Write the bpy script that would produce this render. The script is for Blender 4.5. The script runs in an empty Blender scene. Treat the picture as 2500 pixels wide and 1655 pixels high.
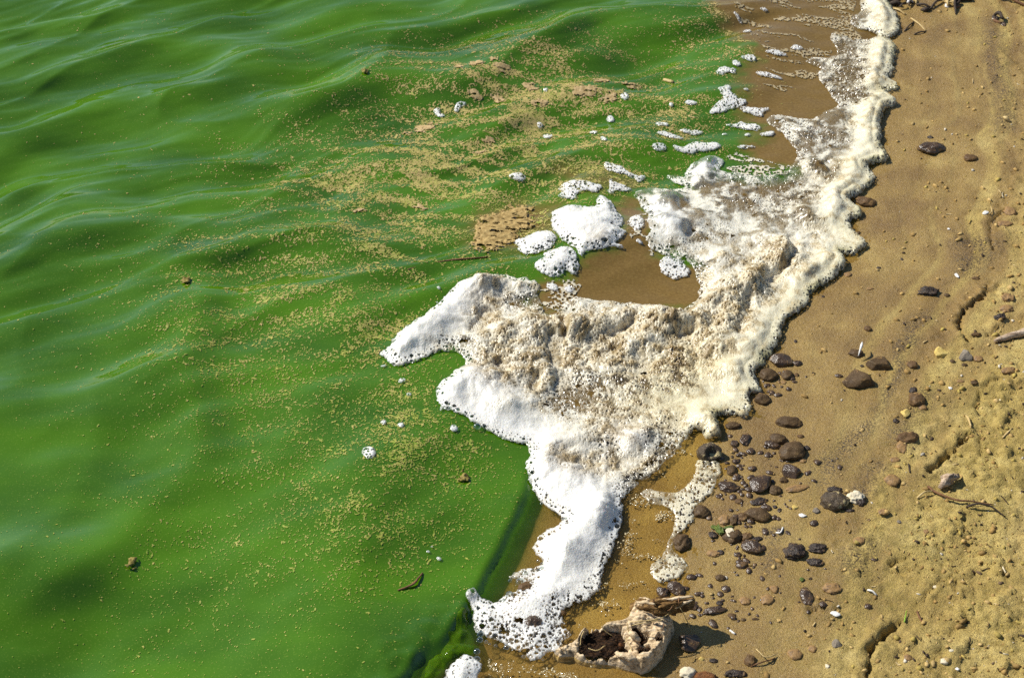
import bpy, bmesh, math, random
import numpy as np
from mathutils import Vector, Matrix, noise as mnoise

random.seed(7); np.random.seed(7)
sc = bpy.context.scene
col = sc.collection

# ------------------------------------------------------------------ camera
CAM_H, PITCH, HFOV = 1.60, math.radians(41.0), math.radians(38.0)
cam_d = bpy.data.cameras.new('camera'); cam = bpy.data.objects.new('camera', cam_d); col.objects.link(cam)
cam.location = (0, 0, CAM_H); cam.rotation_euler = (math.pi/2 - PITCH, 0, 0)
cam_d.sensor_width = 36; cam_d.lens = 18/math.tan(HFOV/2)
cam_d.clip_start = 0.05; cam_d.clip_end = 2000
cam_d.dof.use_dof = True; cam_d.dof.focus_distance = 2.25; cam_d.dof.aperture_fstop = 11
sc.camera = cam
# ------------------------------------------------------------------ sky, sun, exposure
SUN_EL = math.radians(42); SHX, SHY = 0.90, -0.43          # shadows fall to the right, a little towards the camera
w = bpy.data.worlds.new('World'); sc.world = w; w.use_nodes = True
nt = w.node_tree; nt.nodes.clear()
sky = nt.nodes.new('ShaderNodeTexSky'); sky.sky_type = 'NISHITA'; sky.sun_disc = False
sky.sun_elevation = SUN_EL; sky.sun_rotation = math.atan2(-SHX, -SHY); sky.air_density = 1.0; sky.dust_density = 0.3; sky.ozone_density = 3.0
bg = nt.nodes.new('ShaderNodeBackground'); bg.inputs['Strength'].default_value = 0.075
wo = nt.nodes.new('ShaderNodeOutputWorld')
nt.links.new(sky.outputs[0], bg.inputs[0]); nt.links.new(bg.outputs[0], wo.inputs[0])
sd = bpy.data.lights.new('sun', 'SUN'); sd.energy = 5.0; sd.angle = math.radians(0.53); sd.color = (1.0, 0.955, 0.87)
so = bpy.data.objects.new('sun', sd); col.objects.link(so); so.location = (-3, 2, 4)
so.rotation_euler = Vector((SHX*math.cos(SUN_EL), SHY*math.cos(SUN_EL), -math.sin(SUN_EL))).to_track_quat('-Z', 'Y').to_euler()
sc.view_settings.view_transform = 'Standard'; sc.view_settings.look = 'None'
sc.view_settings.exposure = 0.15; sc.view_settings.gamma = 1.0; sc.view_settings.use_curve_mapping = False
sc.cycles.max_bounces = 8; sc.cycles.transparent_max_bounces = 12
sc.cycles.caustics_reflective = False; sc.cycles.caustics_refractive = False
sc.cycles.use_denoising = False

# ------------------------------------------------------------------ small tools
CROP = {0: (0, 0, .9476), 1: (0, 0, 2.6133), 2: (800, 0, 2.6133), 3: (1600, 0, 2.6133), 4: (900, 500, 2.95875), 5: (1600, 500, 2.6133),
        6: (900, 1000, 2.39375), 7: (1600, 1000, 2.3944), 8: (0, 700, 1.642), 9: (1330, 1440, 5.6405), 10: (1050, 1330, 4.824),
        11: (1700, 1050, 4.75), 12: (2220, 480, 3.733), 13: (2150, 0, 6.7686), 14: (1380, 480, 6.534)}
def S(c, p):                                                # reading off a zoomed view -> photo pixel
    x0, y0, s = CROP[c]; return (x0 + p[0]/s, y0 + p[1]/s)
TH = math.tan(HFOV/2); CP, SP = math.cos(PITCH), math.sin(PITCH)
def at(u, v, z=0.0):                                        # where the ray through a photo pixel meets height z
    nx = (u-1250)/1250*TH; ny = -(v-827.5)/1250*TH
    dx, dy, dz = nx, CP + ny*SP, -SP + ny*CP
    t = (z-CAM_H)/dz
    return (dx*t, dy*t)
def pxs(v):                                                 # metres per photo pixel across the view at row v
    ny = -(v-827.5)/1250*TH
    return (CAM_H/(SP - ny*CP))/1250*TH
def P(c, pts, z=0.0): return np.array([at(*S(c, p), z) for p in pts])
def lin(r, g, b):
    f = lambda c: (c/255/12.92 if c <= 10 else ((c/255+.055)/1.055)**2.4)
    return np.array([f(r), f(g), f(b)])
def sstep(a, b, x):
    t = np.clip((x-a)/(b-a), 0, 1); return t*t*(3-2*t)
def hsh(ix, iy, s):
    n = (ix.astype(np.int64)*374761393 + iy.astype(np.int64)*668265263 + s*974711) & 0xffffffff
    n = ((n ^ (n >> 13))*1274126177) & 0xffffffff
    n = ((n ^ (n >> 16))*2246822519) & 0xffffffff
    n = n ^ (n >> 15)
    return n/4294967296.0
def pn(x, y, s=0):                                          # gradient noise, about -1..1
    x = np.asarray(x, float); y = np.asarray(y, float)
    ix = np.floor(x); iy = np.floor(y); fx = x-ix; fy = y-iy
    u = fx*fx*fx*(fx*(fx*6-15)+10); v = fy*fy*fy*(fy*(fy*6-15)+10)
    def g(a, b):
        an = hsh(ix+a, iy+b, s)*6.2831853
        return np.cos(an)*(fx-a) + np.sin(an)*(fy-b)
    return ((g(0,0)*(1-u)+g(1,0)*u)*(1-v) + (g(0,1)*(1-u)+g(1,1)*u)*v)*1.5
def fbm(x, y, o=3, s=0, gain=.5):
    r = 0; a = 1; t = 0
    for i in range(o):
        r = r + a*pn(x*2**i+i*7.3, y*2**i-i*3.1, s+i*13); t += a; a *= gain
    return r/t
def worley(x, y, s=0, jit=.95):                             # F1, F2, random id of the nearest cell
    ix = np.floor(x); iy = np.floor(y)
    f1 = np.full(x.shape, 9.); f2 = f1.copy(); rid = np.zeros(x.shape)
    for a in (-1, 0, 1):
        for b in (-1, 0, 1):
            cx = ix+a; cy = iy+b
            px = cx+.5+(hsh(cx, cy, s)-.5)*jit; py = cy+.5+(hsh(cx, cy, s+1)-.5)*jit
            d = np.hypot(px-x, py-y); r = hsh(cx, cy, s+2)
            nr = d < f1
            f2 = np.where(nr, f1, np.minimum(f2, d)); rid = np.where(nr, r, rid); f1 = np.where(nr, d, f1)
    return f1, f2, rid
def seg_d(x, y, pts, closed=False):                         # distance to a polyline
    best = np.full(np.shape(x), 1e9); n = len(pts)
    for i in range(n if closed else n-1):
        a = pts[i]; b = pts[(i+1) % n]; ax, ay = a; bx, by = b
        ex, ey = bx-ax, by-ay; L = ex*ex+ey*ey+1e-12
        t = np.clip(((x-ax)*ex+(y-ay)*ey)/L, 0, 1)
        best = np.minimum(best, (x-ax-t*ex)**2+(y-ay-t*ey)**2)
    return np.sqrt(best)
def poly_in(x, y, pts):
    c = np.zeros(np.shape(x), bool); n = len(pts); j = n-1
    for i in range(n):
        xi, yi = pts[i]; xj, yj = pts[j]
        if yi != yj:
            c ^= ((yi > y) != (yj > y)) & (x < (xj-xi)*(y-yi)/(yj-yi)+xi)
        j = i
    return c
def sdf(x, y, pts):                                         # positive inside
    d = seg_d(x, y, pts, True); return np.where(poly_in(x, y, pts), d, -d)
class Field:                                                # a field worked out on a coarse raster and read off smoothly
    def __init__(s, x0, x1, y0, y1, d, fn):
        s.x0, s.y0, s.d = x0, y0, d
        gx = np.arange(x0, x1+d, d); gy = np.arange(y0, y1+d, d)
        X, Y = np.meshgrid(gx, gy); s.a = fn(X, Y); s.nx = len(gx); s.ny = len(gy)
    def __call__(s, x, y):
        u = np.clip((np.asarray(x, float)-s.x0)/s.d, 0, s.nx-1.001); v = np.clip((np.asarray(y, float)-s.y0)/s.d, 0, s.ny-1.001)
        i = u.astype(int); j = v.astype(int); u = u-i; v = v-j; a = s.a
        return (a[j, i]*(1-u)+a[j, i+1]*u)*(1-v)+(a[j+1, i]*(1-u)+a[j+1, i+1]*u)*v
def mesh_np(name, V, F, mat, attrs=None, smooth=True):
    me = bpy.data.meshes.new(name); n = len(V); F = np.asarray(F, np.int32); k = F.shape[1]
    me.vertices.add(n); me.vertices.foreach_set('co', np.ascontiguousarray(V, np.float32).ravel())
    me.loops.add(F.size); me.loops.foreach_set('vertex_index', F.ravel())
    me.polygons.add(len(F)); me.polygons.foreach_set('loop_start', np.arange(0, F.size, k, dtype=np.int32))
    me.polygons.foreach_set('use_smooth', np.full(len(F), smooth))
    for an, av in (attrs or {}).items():
        av = np.asarray(av, np.float32)
        if av.ndim == 1:
            me.attributes.new(an, 'FLOAT', 'POINT').data.foreach_set('value', av)
        else:
            c4 = np.ones((n, 4), np.float32); c4[:, :3] = av
            me.attributes.new(an, 'FLOAT_COLOR', 'POINT').data.foreach_set('color', c4.ravel())
    me.update(calc_edges=True); me.validate()
    if mat: me.materials.append(mat)
    return me
def link(name, me, parent=None):
    o = bpy.data.objects.new(name, me); col.objects.link(o)
    if parent: o.parent = parent
    return o
def tag(o, label, cat=None, group=None, kind=None):
    if label: o['label'] = label
    if cat: o['category'] = cat
    if group: o['group'] = group
    if kind: o['kind'] = kind
    return o
def grid_mesh(name, gx, gy, Z, mat, attrs=None, keep=None):
    X, Y = np.meshgrid(gx, gy); nx, ny = len(gx), len(gy)
    V = np.stack([X.ravel(), Y.ravel(), Z.ravel()], 1)
    idx = np.arange(nx*ny).reshape(ny, nx)
    F = np.stack([idx[:-1, :-1].ravel(), idx[:-1, 1:].ravel(), idx[1:, 1:].ravel(), idx[1:, :-1].ravel()], 1)
    at_ = {k: v.reshape(nx*ny, -1).squeeze() for k, v in (attrs or {}).items()}
    if keep is not None:
        kf = keep.ravel()[F].all(1); F = F[kf]
        used = np.zeros(nx*ny, bool); used[F.ravel()] = True
        remap = np.cumsum(used)-1; V = V[used]; F = remap[F]
        at_ = {k: v[used] for k, v in at_.items()}
    return mesh_np(name, V, F, mat, at_)
def stretch(a, b, d, far, g=1.35):                          # even spacing inside a..b, growing steps out to far
    core = list(np.arange(a, b+d/2, d)); lo = []; hi = []
    s = d; p = a
    while p > -far: s *= g; p -= s; lo.append(p)
    s = d; p = core[-1]
    while p < far: s *= g; p += s; hi.append(p)
    return np.array(lo[::-1]+core+hi)

# ------------------------------------------------------------------ materials
class NT:
    def __init__(s, name):
        s.m = bpy.data.materials.new(name); s.m.use_nodes = True; s.t = s.m.node_tree; s.t.nodes.clear()
        s.out = s.n('ShaderNodeOutputMaterial')
    def n(s, typ, **kw):
        nd = s.t.nodes.new(typ)
        for k, v in kw.items():
            if k in nd.inputs: s.set(nd.inputs[k], v)
            else: setattr(nd, k, v)
        return nd
    def set(s, inp, v):
        if isinstance(v, bpy.types.NodeSocket): s.t.links.new(v, inp)
        elif isinstance(v, bpy.types.Node): s.t.links.new(v.outputs[0], inp)
        else:
            if inp.type == 'RGBA': v = (*list(v)[:3], 1)
            inp.default_value = v
    def attr(s, name, out='Fac'):
        return s.n('ShaderNodeAttribute', attribute_name=name).outputs[out]
    def pos(s): return s.n('ShaderNodeTexCoord').outputs['Object']
    def noise(s, scale, detail=3, rough=.5, vec=None, out=0):
        nd = s.n('ShaderNodeTexNoise', Scale=scale, Detail=detail, Roughness=rough, Vector=vec or s.pos()); return nd.outputs[out]
    def voro(s, scale, vec=None, out=0, feature='F1'):
        nd = s.n('ShaderNodeTexVoronoi', Scale=scale, Vector=vec or s.pos()); nd.feature = feature; return nd.outputs[out]
    def ramp(s, x, stops, interp='LINEAR'):
        nd = s.n('ShaderNodeValToRGB'); s.set(nd.inputs[0], x); cr = nd.color_ramp; cr.interpolation = interp
        while len(cr.elements) < len(stops): cr.elements.new(.5)
        for e, (p, c) in zip(cr.elements, stops):
            e.position = p; e.color = (*list(c)[:3], 1) if hasattr(c, '__len__') else (c, c, c, 1)
        return nd.outputs[0]
    def mr(s, x, a, b, c=0., d=1.):
        nd = s.n('ShaderNodeMapRange'); 
        for i, v in enumerate((x, a, b, c, d)): s.set(nd.inputs[i], v)
        return nd.outputs[0]
    def mix(s, f, a, b, blend='MIX'):
        nd = s.n('ShaderNodeMix', data_type='RGBA', blend_type=blend)
        s.set(nd.inputs[0], f); s.set(nd.inputs[6], a); s.set(nd.inputs[7], b); return nd.outputs[2]
    def math(s, op, a, b=0.):
        nd = s.n('ShaderNodeMath', operation=op); s.set(nd.inputs[0], a); s.set(nd.inputs[1], b); return nd.outputs[0]
    def bump(s, h, strength=.5, dist=.001, normal=None):
        nd = s.n('ShaderNodeBump', Strength=strength, Distance=dist, Height=h)
        if normal is not None: s.set(nd.inputs['Normal'], normal)
        return nd.outputs[0]
    def bsdf(s, **kw):
        nd = s.n('ShaderNodeBsdfPrincipled')
        for k, v in kw.items(): s.set(nd.inputs[k.replace('_', ' ')], v)
        return nd.outputs[0]
    def done(s, sh): s.set(s.out.inputs[0], sh); return s.m

def mat_sand():
    m = NT('sand'); wet = m.attr('wet'); drk = m.attr('darkgrain'); algae = m.attr('algae')
    n1 = m.noise(9, 4, .6); n2 = m.noise(60, 4, .65); n3 = m.noise(620, 2, .7)
    dry = m.ramp(n1, [(.3, lin(182, 154, 82)), (.5, lin(212, 186, 106)), (.7, lin(230, 208, 132))])
    dry = m.mix(m.mr(n2, .35, .7, 0, .5), dry, lin(150, 118, 62))
    wets = m.ramp(n1, [(.3, lin(128, 98, 46)), (.55, lin(158, 128, 64)), (.75, lin(188, 160, 90))])
    c = m.mix(wet, dry, wets)
    c = m.mix(m.math('MULTIPLY', algae, m.mr(n2, .35, .7)), c, lin(138, 124, 50))
    gr = m.mr(n3, .50, .64); dg = m.math('MULTIPLY', drk, m.mr(m.noise(330, 2, .7), .42, .6))
    c = m.mix(m.math('MULTIPLY', gr, .65), c, lin(88, 64, 32))
    c = m.mix(m.math('MULTIPLY', m.mr(m.noise(900, 1, .5), .62, .72), .45), c, lin(226, 204, 160))
    c = m.mix(dg, c, lin(54, 42, 32))
    ro = m.mr(wet, 0, 1, .9, .42)
    h = m.math('ADD', m.math('MULTIPLY', m.noise(240, 4, .7), 1.0), m.math('MULTIPLY', m.noise(900, 2, .6), .6))
    return m.done(m.bsdf(Base_Color=c, Roughness=ro, Normal=m.bump(h, m.mr(wet, 0, 1, 1., .7), .0032)))
def mat_water():
    m = NT('algae_water'); dens = m.attr('dens'); silt = m.attr('silt')
    mp = m.n('ShaderNodeMapping', Vector=m.pos(), Scale=(1, 2.2, 1)).outputs[0]
    n = m.noise(3.2, 3, .55, mp); f = m.noise(420, 2, .6)
    g = m.ramp(n, [(.3, lin(52, 90, 2)), (.7, lin(78, 122, 6))])
    g = m.mix(m.math('MULTIPLY', m.mr(f, .58, .7), .22), g, lin(150, 170, 70))
    mp2 = m.n('ShaderNodeMapping', Vector=m.pos(), Scale=(.75, 1, 1)).outputs[0]
    b = m.ramp(m.noise(260, 5, .8, mp2), [(.3, lin(110, 86, 38)), (.5, lin(126, 100, 48)), (.72, lin(146, 120, 66))])
    c = m.mix(silt, g, b)
    rip = m.noise(38, 3, .55, m.n('ShaderNodeMapping', Vector=m.pos(), Scale=(.6, 1, 1)).outputs[0])
    shal = m.math('SUBTRACT', 1., dens)
    bn = m.bump(rip, m.math('ADD', .08, m.math('MULTIPLY', shal, .45)), .006)
    body = m.bsdf(Base_Color=c, Roughness=.055, IOR=1.60, Normal=bn, Specular_IOR_Level=.5, Subsurface_Weight=0.0)
    fc = m.n('ShaderNodeLayerWeight', Blend=.5, Normal=bn).outputs[1]; f2 = m.math('MULTIPLY', fc, fc)   # Schlick, the same from both sides
    fr = m.math('ADD', .022, m.math('MULTIPLY', m.math('MULTIPLY', m.math('MULTIPLY', f2, f2), fc), .9))
    cl = m.n('ShaderNodeMixShader'); m.set(cl.inputs[0], fr)
    m.set(cl.inputs[1], m.n('ShaderNodeBsdfTransparent', Color=lin(248, 242, 214)).outputs[0])
    m.set(cl.inputs[2], m.n('ShaderNodeBsdfGlossy', Roughness=.06, Normal=bn).outputs[0])
    mx = m.n('ShaderNodeMixShader'); m.set(mx.inputs[0], dens); m.set(mx.inputs[1], cl.outputs[0]); m.set(mx.inputs[2], body)
    return m.done(mx.outputs[0])
def mat_foam():
    m = NT('foam'); c = m.attr('tint', 'Color')
    v = m.voro(420); n = m.noise(700, 2, .6)
    h = m.math('ADD', m.math('MULTIPLY', v, -1.0), m.math('MULTIPLY', n, .5))
    c = m.mix(m.math('MULTIPLY', m.mr(n, .55, .75), .10), c, lin(170, 140, 90))
    fo = m.bsdf(Base_Color=c, Roughness=m.mr(m.noise(500, 2, .6), .4, .65, .5, .16), Specular_IOR_Level=.6, Normal=m.bump(h, .45, .0012),
                Subsurface_Weight=.6, Subsurface_Radius=(.012, .011, .009), Subsurface_Scale=1.0)
    fl = m.n('ShaderNodeMixShader'); m.set(fl.inputs[0], .09); m.set(fl.inputs[1], m.n('ShaderNodeBsdfTransparent', Color=(.96, .97, .94)).outputs[0]); m.set(fl.inputs[2], m.n('ShaderNodeBsdfGlossy', Roughness=.22).outputs[0])
    mx = m.n('ShaderNodeMixShader'); m.set(mx.inputs[0], m.math('MULTIPLY', m.attr('film'), .97)); m.set(mx.inputs[1], fo); m.set(mx.inputs[2], fl.outputs[0])
    return m.done(mx.outputs[0])
def mat_tint(name, rough=.8, spec=.3, nscale=300, bstr=.5, bdist=.001, attr='tint', var=.25):
    m = NT(name); c = m.attr(attr, 'Color'); n = m.noise(nscale, 3, .6)
    c = m.mix(m.math('MULTIPLY', m.mr(n, .35, .7), var), c, (.01, .008, .004))
    return m.done(m.bsdf(Base_Color=c, Roughness=rough, Specular_IOR_Level=spec, Normal=m.bump(n, bstr, bdist)))
def mat_rock(name, a, b, rough=.38, scale=45, bd=.0012, speck=None, spec=.5, sand=.0):
    m = NT(name); n = m.noise(scale, 4, .6); n2 = m.noise(scale*9, 3, .65)
    c = m.ramp(n, [(.3, a), (.7, b)])
    c = m.mix(m.math('MULTIPLY', m.mr(n2, .5, .75), .45), c, np.array(a)*.45)
    if speck is not None: c = m.mix(m.mr(m.noise(scale*.9, 3, .6), .56, .62), c, speck)
    if sand: c = m.mix(m.math('MULTIPLY', m.mr(m.noise(scale*2.2, 4, .7), .62-sand*.25, .72-sand*.25), .9), c, lin(150, 116, 68))
    c = m.mix(m.math('MULTIPLY', m.mr(m.noise(800, 1, .5), .64, .72), .5), c, lin(190, 165, 120))
    h = m.math('ADD', n, m.math('MULTIPLY', n2, .35))
    return m.done(m.bsdf(Base_Color=c, Roughness=m.mr(n2, .3, .7, rough*.8, rough*1.35), Specular_IOR_Level=spec, Normal=m.bump(h, .7, bd*2)))
def mat_wood(name, a, b, d, sx=(8, 60, 60), rough=.85):
    m = NT(name); mp = m.n('ShaderNodeMapping', Vector=m.pos(), Scale=sx).outputs[0]
    n = m.noise(4, 5, .65, mp); n2 = m.noise(160, 4, .65)
    c = m.ramp(n, [(.3, d), (.48, b), (.7, a)])
    c = m.mix(m.math('MULTIPLY', m.mr(n2, .5, .7), .5), c, d)
    return m.done(m.bsdf(Base_Color=c, Roughness=rough, Specular_IOR_Level=.2, Normal=m.bump(m.math('ADD', n, m.math('MULTIPLY', n2, .6)), .8, .003)))
def mat_bubble():
    m = NT('bubble_film'); lw = m.n('ShaderNodeLayerWeight', Blend=.32)
    mx = m.n('ShaderNodeMixShader'); m.set(mx.inputs[0], m.mr(lw.outputs[1], 0, 1, .12, .95))
    m.set(mx.inputs[1], m.n('ShaderNodeBsdfTransparent', Color=(.90, .94, .89)).outputs[0])
    m.set(mx.inputs[2], m.n('ShaderNodeBsdfGlossy', Roughness=.04, Color=(.95, .97, .93)).outputs[0])
    return m.done(mx.outputs[0])
M = {}
M['sand'] = mat_sand(); M['water'] = mat_water(); M['foam'] = mat_foam(); M['bubble'] = mat_bubble()
M['scum'] = mat_tint('algae_flake', .7, .3, 500, .6, .0008, var=.15)
M['crumb'] = mat_tint('crumb', .75, .3, 300, .6, .001)
M['brown'] = mat_rock('brown_stone', lin(68, 51, 31), lin(98, 76, 47), rough=.6, spec=.3, sand=.12)
M['brown2'] = mat_rock('reddish_stone', lin(80, 58, 34), lin(114, 87, 54), rough=.6, spec=.3, sand=.3)
M['wet'] = mat_rock('wet_brown_stone', lin(56, 41, 28), lin(88, 67, 46), rough=.26, bd=.002, spec=.7, sand=.2)
M['dark'] = mat_rock('dark_clod', lin(34, 25, 19), lin(66, 49, 38), rough=.45, scale=70, bd=.003, sand=.15)
M['yellow'] = mat_rock('yellow_stone', lin(196, 166, 82), lin(226, 200, 120), rough=.7, scale=60)
M['pale'] = mat_rock('pale_stone', lin(206, 192, 160), lin(232, 222, 196), rough=.7, scale=60)
M['shell'] = mat_rock('white_shell', lin(226, 222, 212), lin(244, 242, 236), rough=.4, scale=60)
M['streak'] = mat_rock('streaked_stone', lin(60, 48, 32), lin(92, 74, 50), rough=.5, scale=80, bd=.003, speck=lin(206, 186, 132))
M['grey'] = mat_rock('grey_stone', lin(104, 94, 82), lin(150, 138, 120), rough=.7, scale=120, bd=.002)
M['buried'] = mat_rock('sandy_stone', lin(104, 80, 56), lin(128, 100, 70), rough=.6, scale=60, sand=1.0)
M['moss'] = mat_rock('green_weed', lin(58, 78, 16), lin(112, 132, 34), rough=.35, scale=120, bd=.003)
M['wood'] = mat_wood('bleached_wood', lin(244, 224, 192), lin(216, 190, 150), lin(84, 62, 38), sx=(14, 70, 50))
M['bark'] = mat_wood('rotten_bark', lin(176, 142, 92), lin(110, 82, 46), lin(36, 26, 16))
M['core'] = mat_wood('rotten_core', lin(96, 66, 38), lin(40, 26, 15), lin(12, 8, 5), sx=(50, 130, 90))
M['stick'] = mat_wood('grey_stick', lin(216, 196, 172), lin(186, 162, 136), lin(118, 92, 68))
M['straw'] = mat_rock('straw', lin(186, 156, 96), lin(214, 190, 134), rough=.6, scale=90)
M['twig'] = mat_rock('brown_twig', lin(92, 60, 34), lin(136, 94, 56), rough=.7, scale=90)
M['darktwig'] = mat_rock('dark_twig', lin(38, 28, 20), lin(66, 50, 36), rough=.7, scale=90)
M['blade'] = mat_rock('green_blade', lin(120, 170, 30), lin(150, 196, 50), rough=.5, scale=60)
M['rust'] = mat_rock('rusty_clump', lin(96, 54, 22), lin(150, 96, 46), rough=.8, scale=110, bd=.004)

# ================================================================== the shore: traced lines
EDGE = [S(3, p) for p in [(1400,-330),(1440,-160),(1475,0),(1500,60),(1545,110),(1560,170),(1555,220),(1500,255),(1490,270),(1540,310),(1530,370),(1520,430),
  (1515,490),(1470,520),(1545,545),(1550,590),(1450,600),(1500,625),(1540,665),(1535,690),(1470,700),(1450,760),(1435,820),(1440,880),
  (1440,930),(1455,965),(1480,1000),(1490,1030),(1455,1060),(1400,1050),(1340,1085),(1400,1120),(1405,1170),(1350,1220),(1280,1265),
  (1230,1300),(1300,1330)]] + [S(5, p) for p in [(1325,50),(1315,90),(1240,110),(1240,160),(1290,200),(1350,250),(1330,300),(1270,335),(1180,320),
  (1215,380),(1200,430),(1130,490),(1060,530),(990,580),(985,640),(930,690),(830,740),(815,800),(800,860),(770,920),(735,985),(700,985),
  (700,1030),(640,1080),(630,1110),(680,1170),(670,1210),(600,1220),(610,1260),(620,1330),(570,1380),(470,1345),(380,1365),(420,1440),(425,1500),(330,1520)]]
WSIDE = [S(6, p) for p in [(1915,110),(1850,200),(1780,270),(1720,330),(1640,400),(1560,470),(1480,520),(1490,600),(1480,680),(1450,760),(1430,830),(1390,900),
  (1370,1010),(1350,1060),(1290,1130),(1200,1140),(1130,1190),(1150,1260),(1190,1330),(1120,1360),(1150,1400),(1100,1440),(1040,1420),(960,1490),
  (930,1440),(850,1420),(780,1370),(700,1340),(640,1330),(610,1270),(600,1180),(560,1100),(600,1080),(650,1085),(715,1130),(770,1120),(800,1075),
  (870,1060),(900,1010),(800,985),(850,970),(890,935),(960,930),(1020,900),(970,850),(960,790),(1000,740),(1060,700),(1150,650),(1110,620),(1060,580),
  (1010,540),(970,490),(940,430),(920,350),(920,300),(945,250),(920,215),(830,210),(740,175),(640,130),(560,85),(480,70),(430,35)]] + \
  [S(4, p) for p in [(530,1568),(510,1500),(485,1440),(480,1395),(520,1350),(590,1290),(650,1230),(700,1200),(690,1160),(640,1120),(560,1115),(470,1130),
  (390,1180),(300,1205),(190,1225),(150,1190),(110,1150),(80,1130),(120,1090),(165,1060),(190,970),(260,910),(380,820),(480,760),(560,690),
  (640,630),(740,585),(880,565),(980,565),(1060,580),(1130,575),(1160,600),(1210,595),(1240,640),(1210,690),(1260,760),(1265,830),(1300,860),
  (1340,840),(1390,780),(1450,710),(1530,700),(1640,720),(1760,715),(1830,735),(1890,720),(1980,725),(2100,740),(2200,775),(2280,770)]] + \
  [S(5, p) for p in [(170,685),(240,640),(285,560),(275,490),(240,440),(250,410),(170,370),(100,340),(40,310)]] + \
  [S(4, p) for p in [(2300,440),(2200,400),(2130,395),(2080,370),(2010,340),(2000,290),(2020,230),(2000,180),(2020,120),(1960,0)]] + \
  [S(2, p) for p in [(1990,1300),(1940,1230),(2000,1210),(2080,1190)]] + \
  [S(3, p) for p in [(20,1195),(120,1205),(200,1200),(130,1150),(80,1120),(60,1085),(130,1095),(200,1120),(190,1070),(240,1030),(290,1000),(360,985),(430,1010),
  (440,1050),(400,1090),(480,1100),(560,1110),(640,1130),(740,1120),(860,1100),(870,1050),(910,1020),(890,960),(830,880),(780,840),(720,800),
  (705,770),(720,740),(800,740),(900,760),(970,775),(1040,750),(1100,710),(1180,680),(1130,640),(1090,580),(1050,530),(1030,480),(1060,440),
  (1000,430),(950,400),(1010,375),(1080,380),(1130,370),(1170,330),(1120,280),(1115,215),(1200,240),(1330,270),(1440,240),(1380,215),(1290,190),
  (1230,150),(1260,110),(1320,80),(1300,30),(1310,0),(1290,-160),(1250,-330)]]
def chaikin(p):
    p = np.asarray(p, float); q = np.roll(p, -1, 0); return np.stack([.75*p+.25*q, .25*p+.75*q], 1).reshape(-1, 2)
MAIN = chaikin(chaikin([at(*p) for p in EDGE + WSIDE]))
shore_px = EDGE[2::2] + [S(7, p) for p in [(385,330),(370,430),(240,560),(215,640),(190,900),(165,970)]] + [(1640,1480),(1610,1560),(1590,1640),(1580,1760),(1590,1900)]
shore = [at(*p) for p in shore_px]
tx, ty = shore[0]; bx_, by_ = shore[-1]
LAKE = np.array([(tx+60, ty+300), (tx+.35, ty+1.5), (tx+.02, ty+.3)] + shore + [(bx_+.1, -3), (bx_+40, -300), (-300, -300), (-300, 400), (tx, 400)])
lake_near = Field(-1.6, 1.6, .5, 3.8, .008, lambda X, Y: sdf(X, Y, LAKE))
def lake_d(x, y):                                           # metres out into the lake (negative on land)
    x = np.asarray(x, float); y = np.asarray(y, float)
    near = (x > -1.6) & (x < 1.6) & (y > .5) & (y < 3.8)
    r = lake_near(x, y)
    if not np.all(near):
        r = np.array(r); r[~near] = sdf(x[~near], y[~near], LAKE)
    return r

# ================================================================== ground
GROOVES = [  # view, points, depth, half width, height of the bank on the sunward side
  (7, [(1845,100),(1760,180),(1690,245),(1615,305)], .016, .0050, .007), (7, [(1455,1190),(1380,1235),(1310,1290),(1275,1370),(1262,1460),(1255,1600)], .018, .006, .009),
  (7, [(1812,560),(1822,640),(1838,700),(1840,770)], .008, .003, .003), (7, [(1770,960),(1775,1030),(1785,1100),(1835,1190)], .007, .003, .002),
  (7, [(930,1105),(985,1095),(1050,1115),(1120,1108)], .010, .004, .004), (7, [(1920,110),(1915,170),(1925,240)], .006, .003, .002),
  (7, [(1590,1060),(1620,1010),(1700,950),(1750,930)], .009, .004, .004), (7, [(1540,540),(1620,525),(1800,545),(1930,515)], .006, .004, .003),
  (12, [(750,790),(640,850),(540,940),(490,1020),(480,1090),(510,1170),(570,1225)], .017, .0048, .007), (12, [(510,1170),(640,1200),(760,1175),(880,1100)], .006, .004, .002),
  (12, [(860,690),(800,780),(720,760),(790,670)], .006, .003, .002), (12, [(1045,20),(930,35),(860,50),(790,120),(765,180),(765,260),(800,390)], .009, .0035, .003),
  (5, [(2080,1290),(2072,1200),(2085,1130),(2150,1090),(2250,1075)], .008, .0035, .003), (5, [(2160,1245),(2230,1215),(2310,1190),(2400,1200)], .006, .003, .002),
  (7, [(1390,850),(1440,830),(1480,820)], .010, .005, .004), (7, [(1410,890),(1450,900),(1500,890)], .009, .004, .004), (7, [(1000,735),(1050,740),(1100,715)], .005, .003, .002)]
GW = []
for c, pts, dp, wd, bk in GROOVES:
    w_ = P(c, pts, .035); GW.append((w_, dp*.85, wd*.60, bk*.8))
DARKS = [(7, [(1260,20),(1180,90),(1090,170),(1040,240),(960,340)], .022), (5, [(1720,660),(1640,720),(1640,790),(1590,850)], .020), (5, [(1560,870),(1560,1010),(1500,1120),(1480,1210),(1380,1320)], .012),
         (5, [(1740,1180),(1640,1330),(1560,1420)], .022), (5, [(2000,180),(2150,200),(1990,330)], .035), (7, [(1300,280),(1250,400),(1180,460)], .02), (7, [(700,660),(660,830)], .02), (7, [(1240,760),(1150,860)], .025),
         (3, [(2150,100),(2200,400),(2260,760)], .03)]
DW = [(P(c, p, .03), w_) for c, p, w_ in DARKS]
ALG = [(7, (1500,1000), .16), (7, (1700,700), .2), (7, (1900,1250), .3), (7, (1400,1400), .15), (7, (2000,300), .2), (5, (2250,1350), .15)]
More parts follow.
